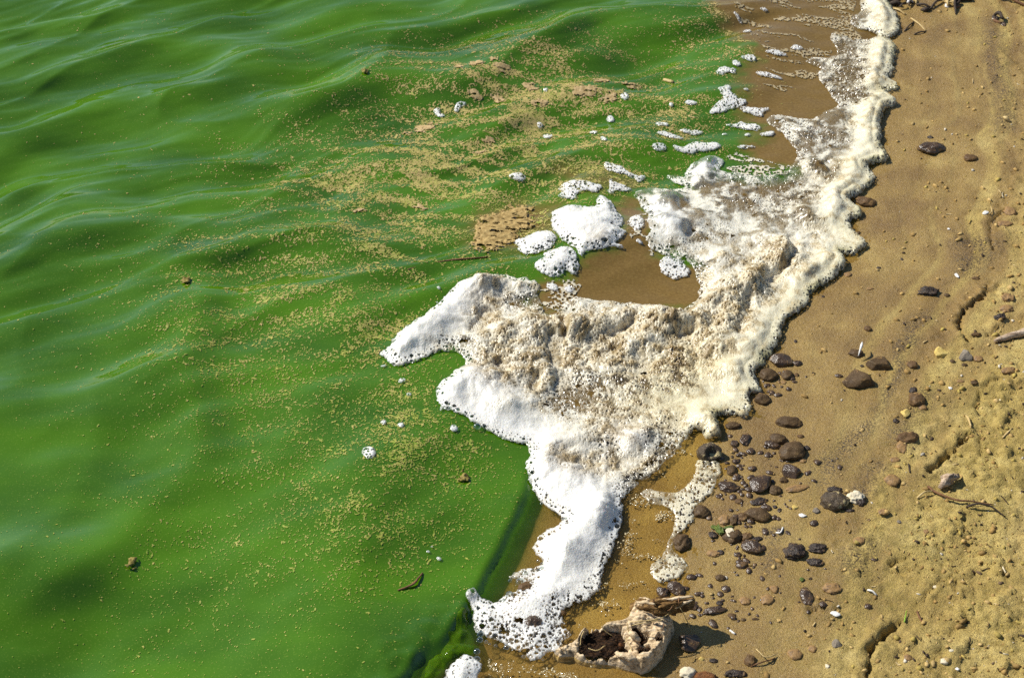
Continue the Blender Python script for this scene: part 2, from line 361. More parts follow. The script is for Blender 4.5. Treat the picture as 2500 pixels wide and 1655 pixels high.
AW = [(np.array(at(*S(c, p), .04)), r) for c, p, r in ALG]
def ground_z(x, y, fine=True):
    x = np.asarray(x, float); y = np.asarray(y, float)
    d = lake_d(x, y); s = -d
    land = .055*np.minimum(s, 1.5) + .02*np.maximum(s-1.5, 0)
    bed = np.maximum(-.085*np.minimum(d, .4) - .25*np.maximum(d-.4, 0), -2.0)
    z = np.where(s > 0, land, bed)
    if not fine: return z
    near = np.exp(-np.maximum(np.abs(x)+np.abs(y-2)-3, 0)/2)
    r = sstep(.10, .42, s + .06*fbm(x*5, y*5, 2, 5))
    z = z + (.0045*fbm(x*6, y*6, 3, 11)*sstep(-.05, .2, s) + r*.0080*fbm(x*13, y*13, 3, 31) + r*.0065*fbm(x*40, y*40, 3, 21)*np.clip(.6+1.2*fbm(x*7, y*7, 2, 22), .15, 1.5)
             + r*.0034*np.abs(fbm(x*95, y*95, 2, 41)) + .0008*fbm(x*150, y*150, 2, 43) - r*.0036*sstep(.25, .45, fbm(x*95, y*95, 2, 47)) + r*.0016*fbm(x*200, y*200, 2, 48))*near
    z = z + (1-r)*sstep(0, .03, s)*.0016*pn(s*32 + .5*fbm(x*3, y*3, 2, 8), y*1.2, 9)
    lum = fbm(x*22, y*22, 3, 77)                               # trodden lumps on the dry side
    z = z + r*.006*sstep(.20, .34, lum)*(1+.5*fbm(x*90, y*90, 2, 78))*near
    for pts, dp, wd, bk in GW:
        lo = pts.min(0)-.05; hi = pts.max(0)+.05
        k = (x > lo[0]) & (x < hi[0]) & (y > lo[1]) & (y < hi[1])
        if not np.any(k): continue
        xx = x[k]; yy = y[k]; dd = seg_d(xx + .004*pn(xx*75, yy*75, 3) + .0022*pn(xx*210, yy*210, 13), yy + .004*pn(xx*75, yy*75, 4) + .0022*pn(xx*210, yy*210, 14), pts)
        d2 = seg_d(xx+.010, yy-.004, pts)
        f = -dp*np.exp(-(dd/wd)**4)*np.clip(.85+.8*pn(xx*45, yy*45, 16), .15, 1.2) + bk*np.exp(-(d2/.011)**2)*np.clip(.6+1.3*fbm(xx*70, yy*70, 2, 6), 0, 1.6)
        z = np.array(z); z[k] += f
    return z
def gz1(x, y): return float(g_look(np.array([x]), np.array([y]))[0])
def on_ground(u, v):
    z = 0.0
    for _ in range(6):
        x, y = at(u, v, z); z = max(gz1(x, y), 0.0)
    return x, y, z

gx = stretch(-.12, 1.40, .0037, 300); gy = stretch(.98, 3.15, .0039, 400)
GX, GY = np.meshgrid(gx, gy)
class Look:                                                 # read heights back off a mesh's even core
    def __init__(s, gx, gy, Z, x0, y0, dx, dy):
        i0 = int(np.argmin(abs(gx-x0))); j0 = int(np.argmin(abs(gy-y0))); s.a = Z[j0:, i0:]; s.x0 = gx[i0]; s.y0 = gy[j0]; s.dx = dx; s.dy = dy
        s.nx = int(np.sum(np.abs(np.diff(gx[i0:])-dx) < 1e-6)); s.ny = int(np.sum(np.abs(np.diff(gy[j0:])-dy) < 1e-6))
    def __call__(s, x, y):
        u = np.clip((x-s.x0)/s.dx, 0, s.nx-.001); v = np.clip((y-s.y0)/s.dy, 0, s.ny-.001); i = u.astype(int); j = v.astype(int); u = u-i; v = v-j; a = s.a
        return (a[j, i]*(1-u)+a[j, i+1]*u)*(1-v)+(a[j+1, i]*(1-u)+a[j+1, i+1]*u)*v
Z = ground_z(GX, GY); _gl = Look(gx, gy, Z, -.12, .98, .0037, .0039)
def g_look(x, y): return np.where(x < -.12, -1., _gl(x, y))
s_ = -lake_d(GX, GY)
nz = fbm(GX*4, GY*4, 3, 51)
strk = pn(s_*26 + .6*fbm(GX*3, GY*3, 2, 8), GY*1.1, 15)
st2 = pn(s_*70 + .5*fbm(GX*4, GY*4, 2, 18), GY*.8, 19)
wet = 1-sstep(.10, .40, s_ + .05*nz + .20*strk*sstep(.02, .12, s_) + .12*st2*sstep(.02, .08, s_))
low = 1-sstep(1.0, 1.55, GY)                                   # the lower beach stays damp further in
for p_, r_ in [(P(7, [(520,330)], .01)[0], .075), (P(7, [(540,640)], .01)[0], .08), (P(7, [(200,1050)], .01)[0], .08), (P(5, [(800,1060)], .01)[0], .05)]:
    q_ = np.exp(-((GX-p_[0])**2+(GY-p_[1])**2)/r_**2); wet = np.maximum(wet, np.clip(q_*1.5*(1+.8*nz), 0, 1)); 
wet = np.clip(np.maximum(wet, low*.55*(1-sstep(.25, .55, s_+.1*nz))), 0, 1)
dark = np.clip(.30*sstep(.15, .7, st2)*sstep(.04, .1, s_)*(1-sstep(.3, .5, s_)), 0, 1)
for pts, wd in DW:
    dd = seg_d(GX, GY, pts); dark = np.maximum(dark, np.exp(-(dd/wd)**2)*np.clip(.75+.7*fbm(GX*30, GY*30, 2, 61), 0, 1))
dark = np.maximum(dark, .5*sstep(.15, .5, fbm(GX*9, GY*9, 3, 66))*sstep(.15, .4, s_))
alg = np.zeros_like(GX)
for p, r_ in AW: alg = np.maximum(alg, np.exp(-((GX-p[0])**2+(GY-p[1])**2)/r_**2))
alg = alg*np.clip(.7+.8*fbm(GX*12, GY*12, 3, 71), 0, 1)*.8
g_ob = link('beach', grid_mesh('beach', gx, gy, Z, M['sand'], {'wet': wet, 'darkgrain': dark, 'algae': alg}))
tag(g_ob, 'tan sandy beach, damp and smooth by the foam, rough and cracked further up', kind='structure')

# ================================================================== water
CLEAR = P(6, [(955,150),(945,250),(930,450),(880,600),(800,760),(730,900),(680,1010),(640,1085),(600,1130),(560,1210),(500,1310),(440,1370),(350,1440),(290,1500),(230,1568),(130,1700),(60,1900)])
CLEAR = np.vstack([CLEAR, [(CLEAR[-1][0]-.12, .55), (CLEAR[-1][0]-.2, .2), (6, .2), (6, 1.9), at(*S(6, (1500,60)))]])
yA = at(*S(6, (930,260)))[1]; yB = at(*S(6, (900,560)))[1]
clear_f = Field(-1.0, 1.2, .3, 2.2, .004, lambda X, Y: sdf(X, Y, CLEAR))
RIDGE = P(0, [(440,760),(445,870),(440,1000),(400,1110),(310,1230),(190,1340),(40,1500)])
def swell(pts):
    o = np.argsort(pts[:, 1]); return pts[o, 1], pts[o, 0]
SWELL = [(swell(RIDGE), .036, .17, .075), (swell(P(0, [(150,1030),(120,1150),(60,1260),(-40,1400)])), .016, .13, .05), (swell(P(0, [(820,700),(790,820),(720,960),(640,1060)])), .010, .11, .05), (swell(P(0, [(980,1040),(930,1150),(860,1280),(760,1400)])), .009, .10, .05)]
RIDGE2 = P(0, [(150,1090),(260,1130),(330,1180)])
BUMPS = [(0, (80,1330), .10, .006), (0, (620,1250), .12, .007), (0, (900,1080), .12, .005), (0, (330,700), .13, .006), (0, (780,720), .12, .004), (0, (600,1500), .10, .004)]
BW = [(np.array(at(*S(c, p))), r, h) for c, p, r, h in BUMPS]
def water_z(x, y):
    x = np.asarray(x, float); y = np.asarray(y, float)
    d = lake_d(x, y); A = sstep(.10, .45, d); far = sstep(1.55, 2.15, y - .25*x)
    a = math.radians(24); u = x*math.cos(a)+y*math.sin(a); v = -x*math.sin(a)+y*math.cos(a)
    wx = .06*fbm(x*3, y*3, 2, 91); v = v+wx
    z = .030*pn(u*.9, v*2.6, 101)*(.55+.45*far)
    z = z + far*(.0230*pn(u*2.6+5, v*7.4, 102) + .0105*pn(u*5.2+1, v*15, 103) + .0022*pn(u*8, v*36, 104)*np.clip(.3+1.4*pn(u*1.5, v*3, 116), 0, 1.2) + .0008*pn(u*16, v*80, 117)*far)
    c = pn(u*1.7+2, v*5.2+9, 105); z = z + far*.011*(1-np.abs(c))**3
    z = z*A
    near = 1-far
    z = z + A*(.0026*pn(u*7+.5*pn(x*4, y*4, 119), v*21, 121)*np.clip(.5+1.2*pn(x*3+7, y*3, 122), 0, 1.3))
    z = z + A*near*(.019*pn(x*2.3+3, y*2.6, 106) + .0080*pn(u*4.2, v*6.5, 107) + .0010*pn(u*14, v*22, 108))
    for (sy_, sx_), hh, wl, wr in SWELL:
        q = x-np.interp(y, sy_, sx_)+.06*pn(x*3.5, y*3.5, 118); en = sstep(sy_[0]-.25, sy_[0]+.05, y)*(1-sstep(sy_[-1]-.05, sy_[-1]+.2, y))
        z = z + A*hh*en*np.clip(.75+.7*pn(x*3+2, y*4, 120), .2, 1.3)*np.exp(-(np.minimum(q, 0)/wl)**2-(np.maximum(q, 0)/wr)**2)
    z = z + A*.008*np.exp(-(seg_d(x, y, RIDGE2)/.05)**2)
    for p, r, h in BW: z = z + h*np.exp(-((x-p[0])**2+(y-p[1])**2)/r**2)
    s = -clear_f(x, y) + .0025*pn(x*22, y*22, 111)
    fade = 1-sstep(yB, yA, y)
    fade = np.where((y < .3) | (y > 2.2) | (np.abs(x) > .95), 0, fade)
    low = 1-sstep(at(*S(6, (620,1060)))[1]-.05, at(*S(6, (620,1060)))[1]+.01, y)   # the breaking bit at the near end
    lump = np.clip(pn(x*26, y*26, 112)+.5*pn(x*55, y*55, 113), -.5, 1)
    z = z + fade*sstep(-.009, .009, s)*(.0120*np.exp(-np.maximum(s, 0)/.20) + low*.006*lump*np.exp(-(s/.045)**2))
    z = z + (1-A)*.0012*pn(x*24, y*34, 114)
    return z
wxs = stretch(-1.5, 1.12, .0050, 300); wys = stretch(.93, 3.35, .0052, 400)
WX, WY = np.meshgrid(wxs, wys)
WZ = water_z(WX, WY); w_look = Look(wxs, wys, WZ, -1.5, .93, .0050, .0052); ld = lake_d(WX, WY)
SILT = [(3, [(350,-300),(345,0),(340,60),(380,130),(440,200),(520,270),(600,330),(640,400),(560,470),(540,520),(560,640),(520,720),(600,780),(700,840),(620,900),(560,960),(640,1040),(760,1060),(1000,1060),(1300,900),
             (1350,300),(1350,0),(1350,-300)], .012), (4, [(1480,520),(1650,420),(1750,360),(1840,220),(1800,100),(1780,-20),(1850,-70),(1950,-40),(2030,60),(2060,200),(2060,330),(2150,440),(2367,470),(2500,600),(2400,800),(1890,780),(1640,770),
             (1350,900),(1230,780),(1190,700),(1240,600),(1440,590)], .010), (2, [(920,1500),(960,1400),(1100,1340),(1230,1300),(1330,1330),(1450,1320),(1420,1450),(1250,1568),(1100,1600)], .02),
        (2, [(1480,1080),(1600,1110),(1800,1130),(1880,1170),(1760,1195),(1600,1170)], .02)]
silt = np.zeros_like(WX)
inb = (WX > -.6) & (WX < 1.2) & (WY > 1.2) & (WY < 3.6)
for c, pts, sf in SILT:
    q = sdf(WX[inb], WY[inb], P(c, pts)) + .045*fbm(WX[inb]*17, WY[inb]*32, 4, 121, .62)
    silt[inb] = np.maximum(silt[inb], sstep(-sf*2.6, sf*2.2, q))
dens = np.ones_like(WX)
cl = clear_f(WX, WY) - .0025*pn(WX*22, WY*22, 111)
cl[(WY < .32) | (WY > 2.15) | (np.abs(WX) > .95)] = -1
shal = sstep(.003, .012, cl)
dens = 1 - shal*(1-.08-.34*np.exp(-np.maximum(cl, 0)/.045)-.10*np.clip(fbm(WX*14, WY*14, 3, 133), 0, 1))
edge = 1-sstep(-.0, .09, ld)
dens = np.where(silt > .02, np.maximum(dens*(1-silt), .93*silt+dens*(1-silt)), dens)
silt = np.maximum(silt, sstep(.01, .08, cl)*.9)
msd = Field(-.5, 1.1, .98, 3.3, .006, lambda X, Y: sdf(X, Y, MAIN))(WX, WY)
silt = np.where(inb, np.maximum(silt, sstep(.012, .04, msd+.01*fbm(WX*30, WY*30, 2, 125))), silt)
dens = np.clip(dens*(1-.9*edge*(1-shal)), 0, 1); dens = np.where((edge > 0) & (silt > .5) & (shal < .5), np.maximum(dens, .5*(1-edge)), dens)
keep = ld > -.12
depth = np.where((WX > -.1) & (WY < 3.1) & (WX < 1.3), WZ-g_look(WX, WY), .05)
dens = dens*(1-shal*(1-sstep(.0, .014, depth))); dens = np.where(silt > .5, dens*sstep(-.001, .006, depth), dens)
near_sh = (1-sstep(.07, .16, ld+.03*fbm(WX*20, WY*20, 2, 127)))*sstep(1.5, 1.8, WY)
silt = np.maximum(silt, near_sh)
w_ob = link('lake_water', grid_mesh('lake_water', wxs, wys, WZ, M['water'], {'dens': dens, 'silt': silt}, keep))
tag(w_ob, 'bright green algae-laden lake water with low ripples', kind='structure')

# ================================================================== algae specks and scum mats on the water
FLK = [  # view, centre, rx, ry (photo px of the view), strength
  (0, (1230,270), 330, 170, .95), (0, (1010,400), 330, 150, .95), (0, (760,420), 160, 60, .9), (0, (900,560), 330, 130, .72), (0, (700,640), 330, 170, .55), (0, (560,800), 260, 200, .34),
  (0, (850,760), 250, 180, .50), (0, (700,960), 300, 200, .40), (0, (930,1010), 130, 170, .66), (0, (850,1200), 330, 200, .46), (0, (560,1250), 330, 250, .25), (0, (1060,1050), 120, 130, .55),
  (0, (1650,130), 120, 90, .45), (0, (1660,40), 80, 60, .5), (0, (1500,280), 200, 120, .6), (0, (1330,420), 160, 60, 1.0), (0, (1190,530), 110, 60, 1.25), (0, (1400,400), 120, 40, 1.1), (0, (1350,230), 140, 40, 1.0), (0, (1130,230), 140, 60, .95)]
def dens_f(X, Y):
    out = np.zeros_like(X)
    for c, p, rx, ry, st in FLK:
        u, v = S(c, p); x0, y0 = at(u, v); k = pxs(v)/CROP[c][2]
        ry_w = abs(at(u, v-ry/CROP[c][2])[1]-at(u, v+ry/CROP[c][2])[1])/2
        q = ((X-x0)/(rx*k))**2+((Y-y0)/ry_w)**2
        out = np.maximum(out, st*np.exp(-q*.9))
    out = np.maximum(out, 1.0*np.exp(-(seg_d(X, Y, P(3, [(345,0),(345,70),(390,150),(450,210),(530,280),(600,330)]))/.018)**2))
    return out
fdf = Field(-1.2, .9, .95, 3.2, .02, dens_f)
out_f = Field(-1.2, .9, .95, 3.2, .008, lambda X, Y: np.maximum(sdf(X, Y, MAIN), clear_f(X, Y)*np.where((Y > .65) & (Y < 2.15), 1, 0)-np.where((Y > .65) & (Y < 2.15), 0, 1)))
def flakes(n, seed):                                        # each flake a squiggle of small hexagonal plates
    rs = np.random.RandomState(seed)
    m = n*9; x = rs.uniform(-1.15, .85, m); y = rs.uniform(.98, 2.95, m)
    f = fdf(x, y); aa = np.where(y > 1.95, math.radians(-6), math.radians(30)); su = x*np.cos(aa)+y*np.sin(aa); sv = -x*np.sin(aa)+y*np.cos(aa)+.02*pn(x*7, y*7, 151)
    clump = np.clip(1+1.3*fbm(x*15, y*22, 3, 144)+1.5*pn(su*7, sv*42, 152)*np.clip(y-1.2, .25, 1), .05, 2.6)
    f = np.where(y < 1.9, f*1.45, f); ok = (rs.rand(m) < np.clip((.02+f)*clump, 0, 2)/2.0) & (out_f(x, y) < -.004) & (lake_d(x, y) > .05) & (rs.rand(m) < 1-.85*_siltL(x, y))
    x, y, f, cl_ = x[ok][:n], y[ok][:n], f[ok][:n], clump[ok][:n]; n = len(x)
    size = .70*(.0005+.0011*np.clip(f, 0, 1.1)**1.2*rs.rand(n)**1.3+.00045*rs.rand(n))*np.clip(.7+.3*cl_, .6, 1.3)*np.where(y > 1.75, 1.25, 1.0)
    tiny = rs.rand(n); size = np.where(tiny < .45, size*.5, np.where(tiny > .965, size*1.8, size))
    links = np.clip((1+rs.rand(n)*5*np.clip(f+.2, 0, 1)).astype(int), 1, 6)
    base = np.where(y > 1.95, math.radians(8), math.radians(34)); th = base+rs.normal(0, .8, n)
    PX, PY, PS, PT = [], [], [], []
    px, py = x.copy(), y.copy()
    for k in range(6):
        a = links > k
        PX.append(px[a]); PY.append(py[a]); PS.append(size[a]*rs.uniform(.7, 1.25, a.sum())); PT.append(th[a])
        th = th+rs.normal(0, .75, n); px = px+np.cos(th)*size*1.35; py = py+np.sin(th)*size*1.35*1.15
    return [np.concatenate(q) for q in (PX, PY, PS, PT)]
_siltL = Look(wxs, wys, silt, -1.5, .93, .0050, .0052)
px, py, ps, pt = flakes(95000, 5)
_k = np.random.RandomState(3).rand(len(px)) < 150000/len(px); px, py, ps, pt = px[_k], py[_k], ps[_k], pt[_k]
nh = len(px); rs = np.random.RandomState(8)
q = np.arange(4)*math.pi/2
rr = ps[:, None]*rs.uniform(.6, 1.35, (nh, 4)); hx = rr*np.cos(q)*1.45; hy = rr*np.sin(q)
cx_ = px[:, None]+hx*np.cos(pt)[:, None]-hy*np.sin(pt)[:, None]; cy_ = py[:, None]+hx*np.sin(pt)[:, None]+hy*np.cos(pt)[:, None]
zc = w_look(px, py)+.0005+.0005*rs.rand(nh)
gr_x = (w_look(px+.004, py)-w_look(px-.004, py))/.008; gr_y = (w_look(px, py+.004)-w_look(px, py-.004))/.008
cz_ = zc[:, None]+gr_x[:, None]*(cx_-px[:, None])+gr_y[:, None]*(cy_-py[:, None])
Vh = np.stack([cx_, cy_, cz_], 2).reshape(-1, 3)
Fh = np.arange(nh*4).reshape(nh, 4)
tn = np.clip(.5+.5*fbm(px*20, py*26, 2, 148)+.55*(py-1.85)+.25*rs.normal(size=nh), 0, 1)[:, None]
sunk = (rs.rand(nh)**1.5*np.clip(1.25-.55*(py-1.0), .1, .95))[:, None]
tint = lin(172, 174, 76)*(1-tn)+lin(200, 174, 114)*tn; tint = np.repeat(tint*(1-sunk)+lin(112, 148, 38)*sunk, 4, 0)
sc_ob = link('algae_flakes', mesh_np('algae_flakes', Vh, Fh, M['scum'], {'tint': tint}))
tag(sc_ob, 'scattered tan and yellow-green algae flakes drifting on the green water', 'algae', kind='stuff')

# ================================================================== foam
def surf(x, y): return np.maximum(w_look(x, y), g_look(x, y))
TAN = [(4, [(900,640),(860,760),(830,900)], .030, .75), (4, [(1000,1050),(900,1180),(1000,1280)], .04, .85), (4, [(1150,1200),(1400,1300)], .05, .7), (4, [(1300,900),(1500,960),(1800,980),(2100,900),(2300,950)], .05, .85),
       (4, [(1350,1080),(1500,1100),(1700,1060)], .06, .8), (4, [(1900,1150),(2300,1100)], .07, .85), (4, [(1700,1430),(2000,1480)], .05, .55), (5, [(800,330),(700,430),(560,560),(480,720),(300,850)], .045, .9),
       (5, [(60,760),(250,800),(450,680)], .05, .8), (3, [(1000,1100),(1060,1140)], .03, .7), (3, [(1150,560),(1270,590),(1200,420),(1180,320)], .045, .65), (5, [(950,90),(1000,150)], .03, .55), (6, [(1150,300),(1300,340),(1500,330),(1750,330)], .03, .75),
       (6, [(1400,120),(1750,60),(1850,150)], .05, .6), (3, [(1230,790),(1250,820)], .02, .6), (3, [(800,1350),(950,1250)], .05, .35), (4, [(1600,350),(1660,330)], .02, .3)]
CREAM = [([at(*p) for p in EDGE[::2]], .055), (P(5, [(350,1050),(200,1150),(100,1250),(300,1300)]), .08)]
WHITE = [(4, [(150,1150),(400,950),(650,780),(780,690)], .045), (4, [(560,1430),(750,1340),(900,1420)], .05), (6, [(600,60),(850,140),(1000,180)], .04), (6, [(960,330),(1150,450),(1350,600),(1250,750),(1150,900),(1080,1050),(900,1200),(700,1200),(1000,1320)], .075),
         (4, [(1500,120),(1650,230)], .05), (4, [(2100,60),(2150,200)], .04), (3, [(300,1090),(350,1020)], .04), (6, [(1560,200),(1480,160)], .03)]
LUMP = [  # view, ridge line, width, height
  (4, [(180,1110),(330,1000),(520,860),(680,740),(800,670)], .034, .042), (4, [(830,650),(950,620),(1080,640)], .022, .020), (4, [(850,1050),(1000,1000),(1150,960)], .035, .016),
  (4, [(1000,1230),(1150,1150)], .035, .012), (4, [(560,1420),(700,1320),(900,1400),(1020,1480)], .035, .026), (4, [(1290,1230),(1300,1330)], .016, .018), (4, [(1340,880),(1430,930)], .02, .024),
  (4, [(1480,950),(1640,930),(1760,880),(1900,840),(2050,830)], .022, .022), (4, [(1900,1010),(2100,910),(2250,880),(2367,900)], .024, .022), (4, [(1400,770),(1600,760),(1900,740),(2100,760)], .018, .012),
  (4, [(1600,1250),(1800,1150),(2000,1050)], .03, .012), (5, [(950,70),(970,120)], .022, .022), (5, [(700,250),(820,290),(840,350)], .025, .020), (5, [(840,300),(760,400),(660,470),(560,560)], .03, .026),
  (5, [(540,600),(530,700),(470,820),(380,900)], .03, .024), (5, [(60,700),(250,720),(420,640),(500,560)], .03, .020), (5, [(300,600),(380,480),(430,380)], .03, .016), (5, [(440,1090),(520,1090)], .025, .018),
  (5, [(1060,150),(1130,60),(1150,-60)], .022, .010), (3, [(1410,180),(1440,80),(1420,0),(1400,-200)], .025, .014), (3, [(1370,560),(1420,420),(1450,300)], .022, .012), (3, [(1330,1000),(1370,850),(1380,700)], .024, .013),
  (3, [(1120,1350),(1220,1180),(1290,1070)], .02, .011), (3, [(1440,650),(1500,660)], .014, .012), (3, [(1400,1000),(1450,1020)], .014, .010), (3, [(1000,1080),(1050,1090)], .022, .024), (3, [(300,1110),(330,1040),(370,1010)], .028, .034),
  (3, [(1250,570),(1290,590)], .014, .012), (3, [(1120,410),(1160,420)], .013, .012), (3, [(950,850),(1150,780)], .05, .012), (4, [(2140,30),(2180,-10)], .026, .030), (4, [(2130,180),(2200,220)], .028, .032),
  (6, [(990,300),(1080,230),(1200,200)], .03, .022), (6, [(1000,420),(1150,440),(1300,520),(1400,600)], .035, .026), (6, [(1350,650),(1250,740),(1150,820)], .032, .024), (6, [(1150,850),(1120,950),(1080,1050)], .03, .017),
  (6, [(650,1180),(850,1200),(1000,1300)], .04, .009), (6, [(1540,200),(1600,170)], .020, .020), (6, [(1680,490),(1700,500)], .012, .010), (5, [(700,800),(620,900),(560,980)], .03, .010), (5, [(900,480),(1080,380),(1160,380)], .025, .012), (5, [(380,1440),(330,1400)], .02, .012)]
CREASE = [(4, [(1400,900),(1420,960),(1400,1000)], .006, .022), (4, [(1330,1000),(1345,1080),(1350,1160)], .008, .026), (4, [(1220,1260),(1190,1330),(1200,1360)], .006, .014), (4, [(1380,1280),(1350,1340)], .007, .012),
          (4, [(1760,960),(1850,920),(1900,880)], .006, .014), (4, [(2260,960),(2330,930)], .008, .018), (4, [(1700,1100),(1780,1060)], .008, .014), (5, [(870,230),(880,330),(830,420),(740,490),(700,500)], .008, .016),
          (5, [(590,620),(580,720),(530,840)], .010, .012), (5, [(520,540),(540,600)], .010, .010), (4, [(940,1200),(980,1230)], .010, .012), (4, [(780,960),(830,890),(850,820)], .010, .012), (3, [(1090,1060),(1100,1110)], .009, .014), (4, [(2280,50),(2320,30)], .012, .015), (4, [(2300,250),(2320,220)], .010, .015)]
PORE = [(4, [(1450,1420),(1560,1330)], .05, .9), (3, [(520,1150),(700,1160),(850,1150)], .05, .75), (3, [(480,980),(560,1080)], .04, .9), (4, [(1050,760),(1180,740)], .03, .8), (4, [(560,1060),(700,1060)], .022, .7), (4, [(1500,760),(1420,800)], .02, .6),
        (6, [(1350,200),(1450,280)], .03, .6), (3, [(1150,600),(1250,620),(1230,500),(1200,330),(1300,250)], .055, .85), (3, [(850,800),(1000,880),(1150,900)], .06, .70), (3, [(900,1250),(700,1330),(500,1300)], .06, .62), (5, [(250,250),(450,150)], .05, .55), (3, [(1000,900),(1000,1050)], .05, .5), (6, [(900,1000),(850,1080)], .03, .9), (6, [(750,1280),(950,1380),(1120,1300),(1150,1180)], .045, .8),
        (6, [(1400,950),(1330,1080)], .03, .7), (6, [(1600,430),(1520,500)], .035, .9), (3, [(1300,250),(1200,260)], .04, .7), (6, [(1800,200),(1750,280)], .05, .75), (4, [(1650,1300),(1900,1350),(2200,1300)], .06, .5), (5, [(100,320),(250,400)], .04, .7), (6, [(1650,300),(1700,120)], .05, .55)]
def fld(rows, X, Y, cap=None):
    out = np.zeros_like(X)
    for c, pts, wd, h in rows: out = np.maximum(out, h*np.exp(-(seg_d(X, Y, P(c, pts))/wd)**2))
    return out
B = (-.42, 1.05, .98, 3.32)
f_lump = Field(*B, .005, lambda X, Y: sum((lambda w_: w_)(h*np.exp(-(seg_d(X, Y, P(c, p))/wd)**2)) for c, p, wd, h in LUMP))
f_crease = Field(*B, .003, lambda X, Y: fld(CREASE, X, Y))
f_tan = Field(*B, .006, lambda X, Y: fld(TAN, X, Y))
f_pore = Field(*B, .006, lambda X, Y: fld(PORE, X, Y))
f_white = Field(*B, .006, lambda X, Y: fld([(c, p, wd, 1.) for c, p, wd in WHITE], X, Y))
f_cream = Field(*B, .006, lambda X, Y: np.maximum.reduce([np.exp(-(seg_d(X, Y, np.array(p))/wd)**2) for p, wd in CREAM]))
C_WHITE, C_CREAM, C_TAN, C_BROWN = lin(238, 236, 228), lin(232, 223, 188), lin(184, 162, 114), lin(110, 88, 48)

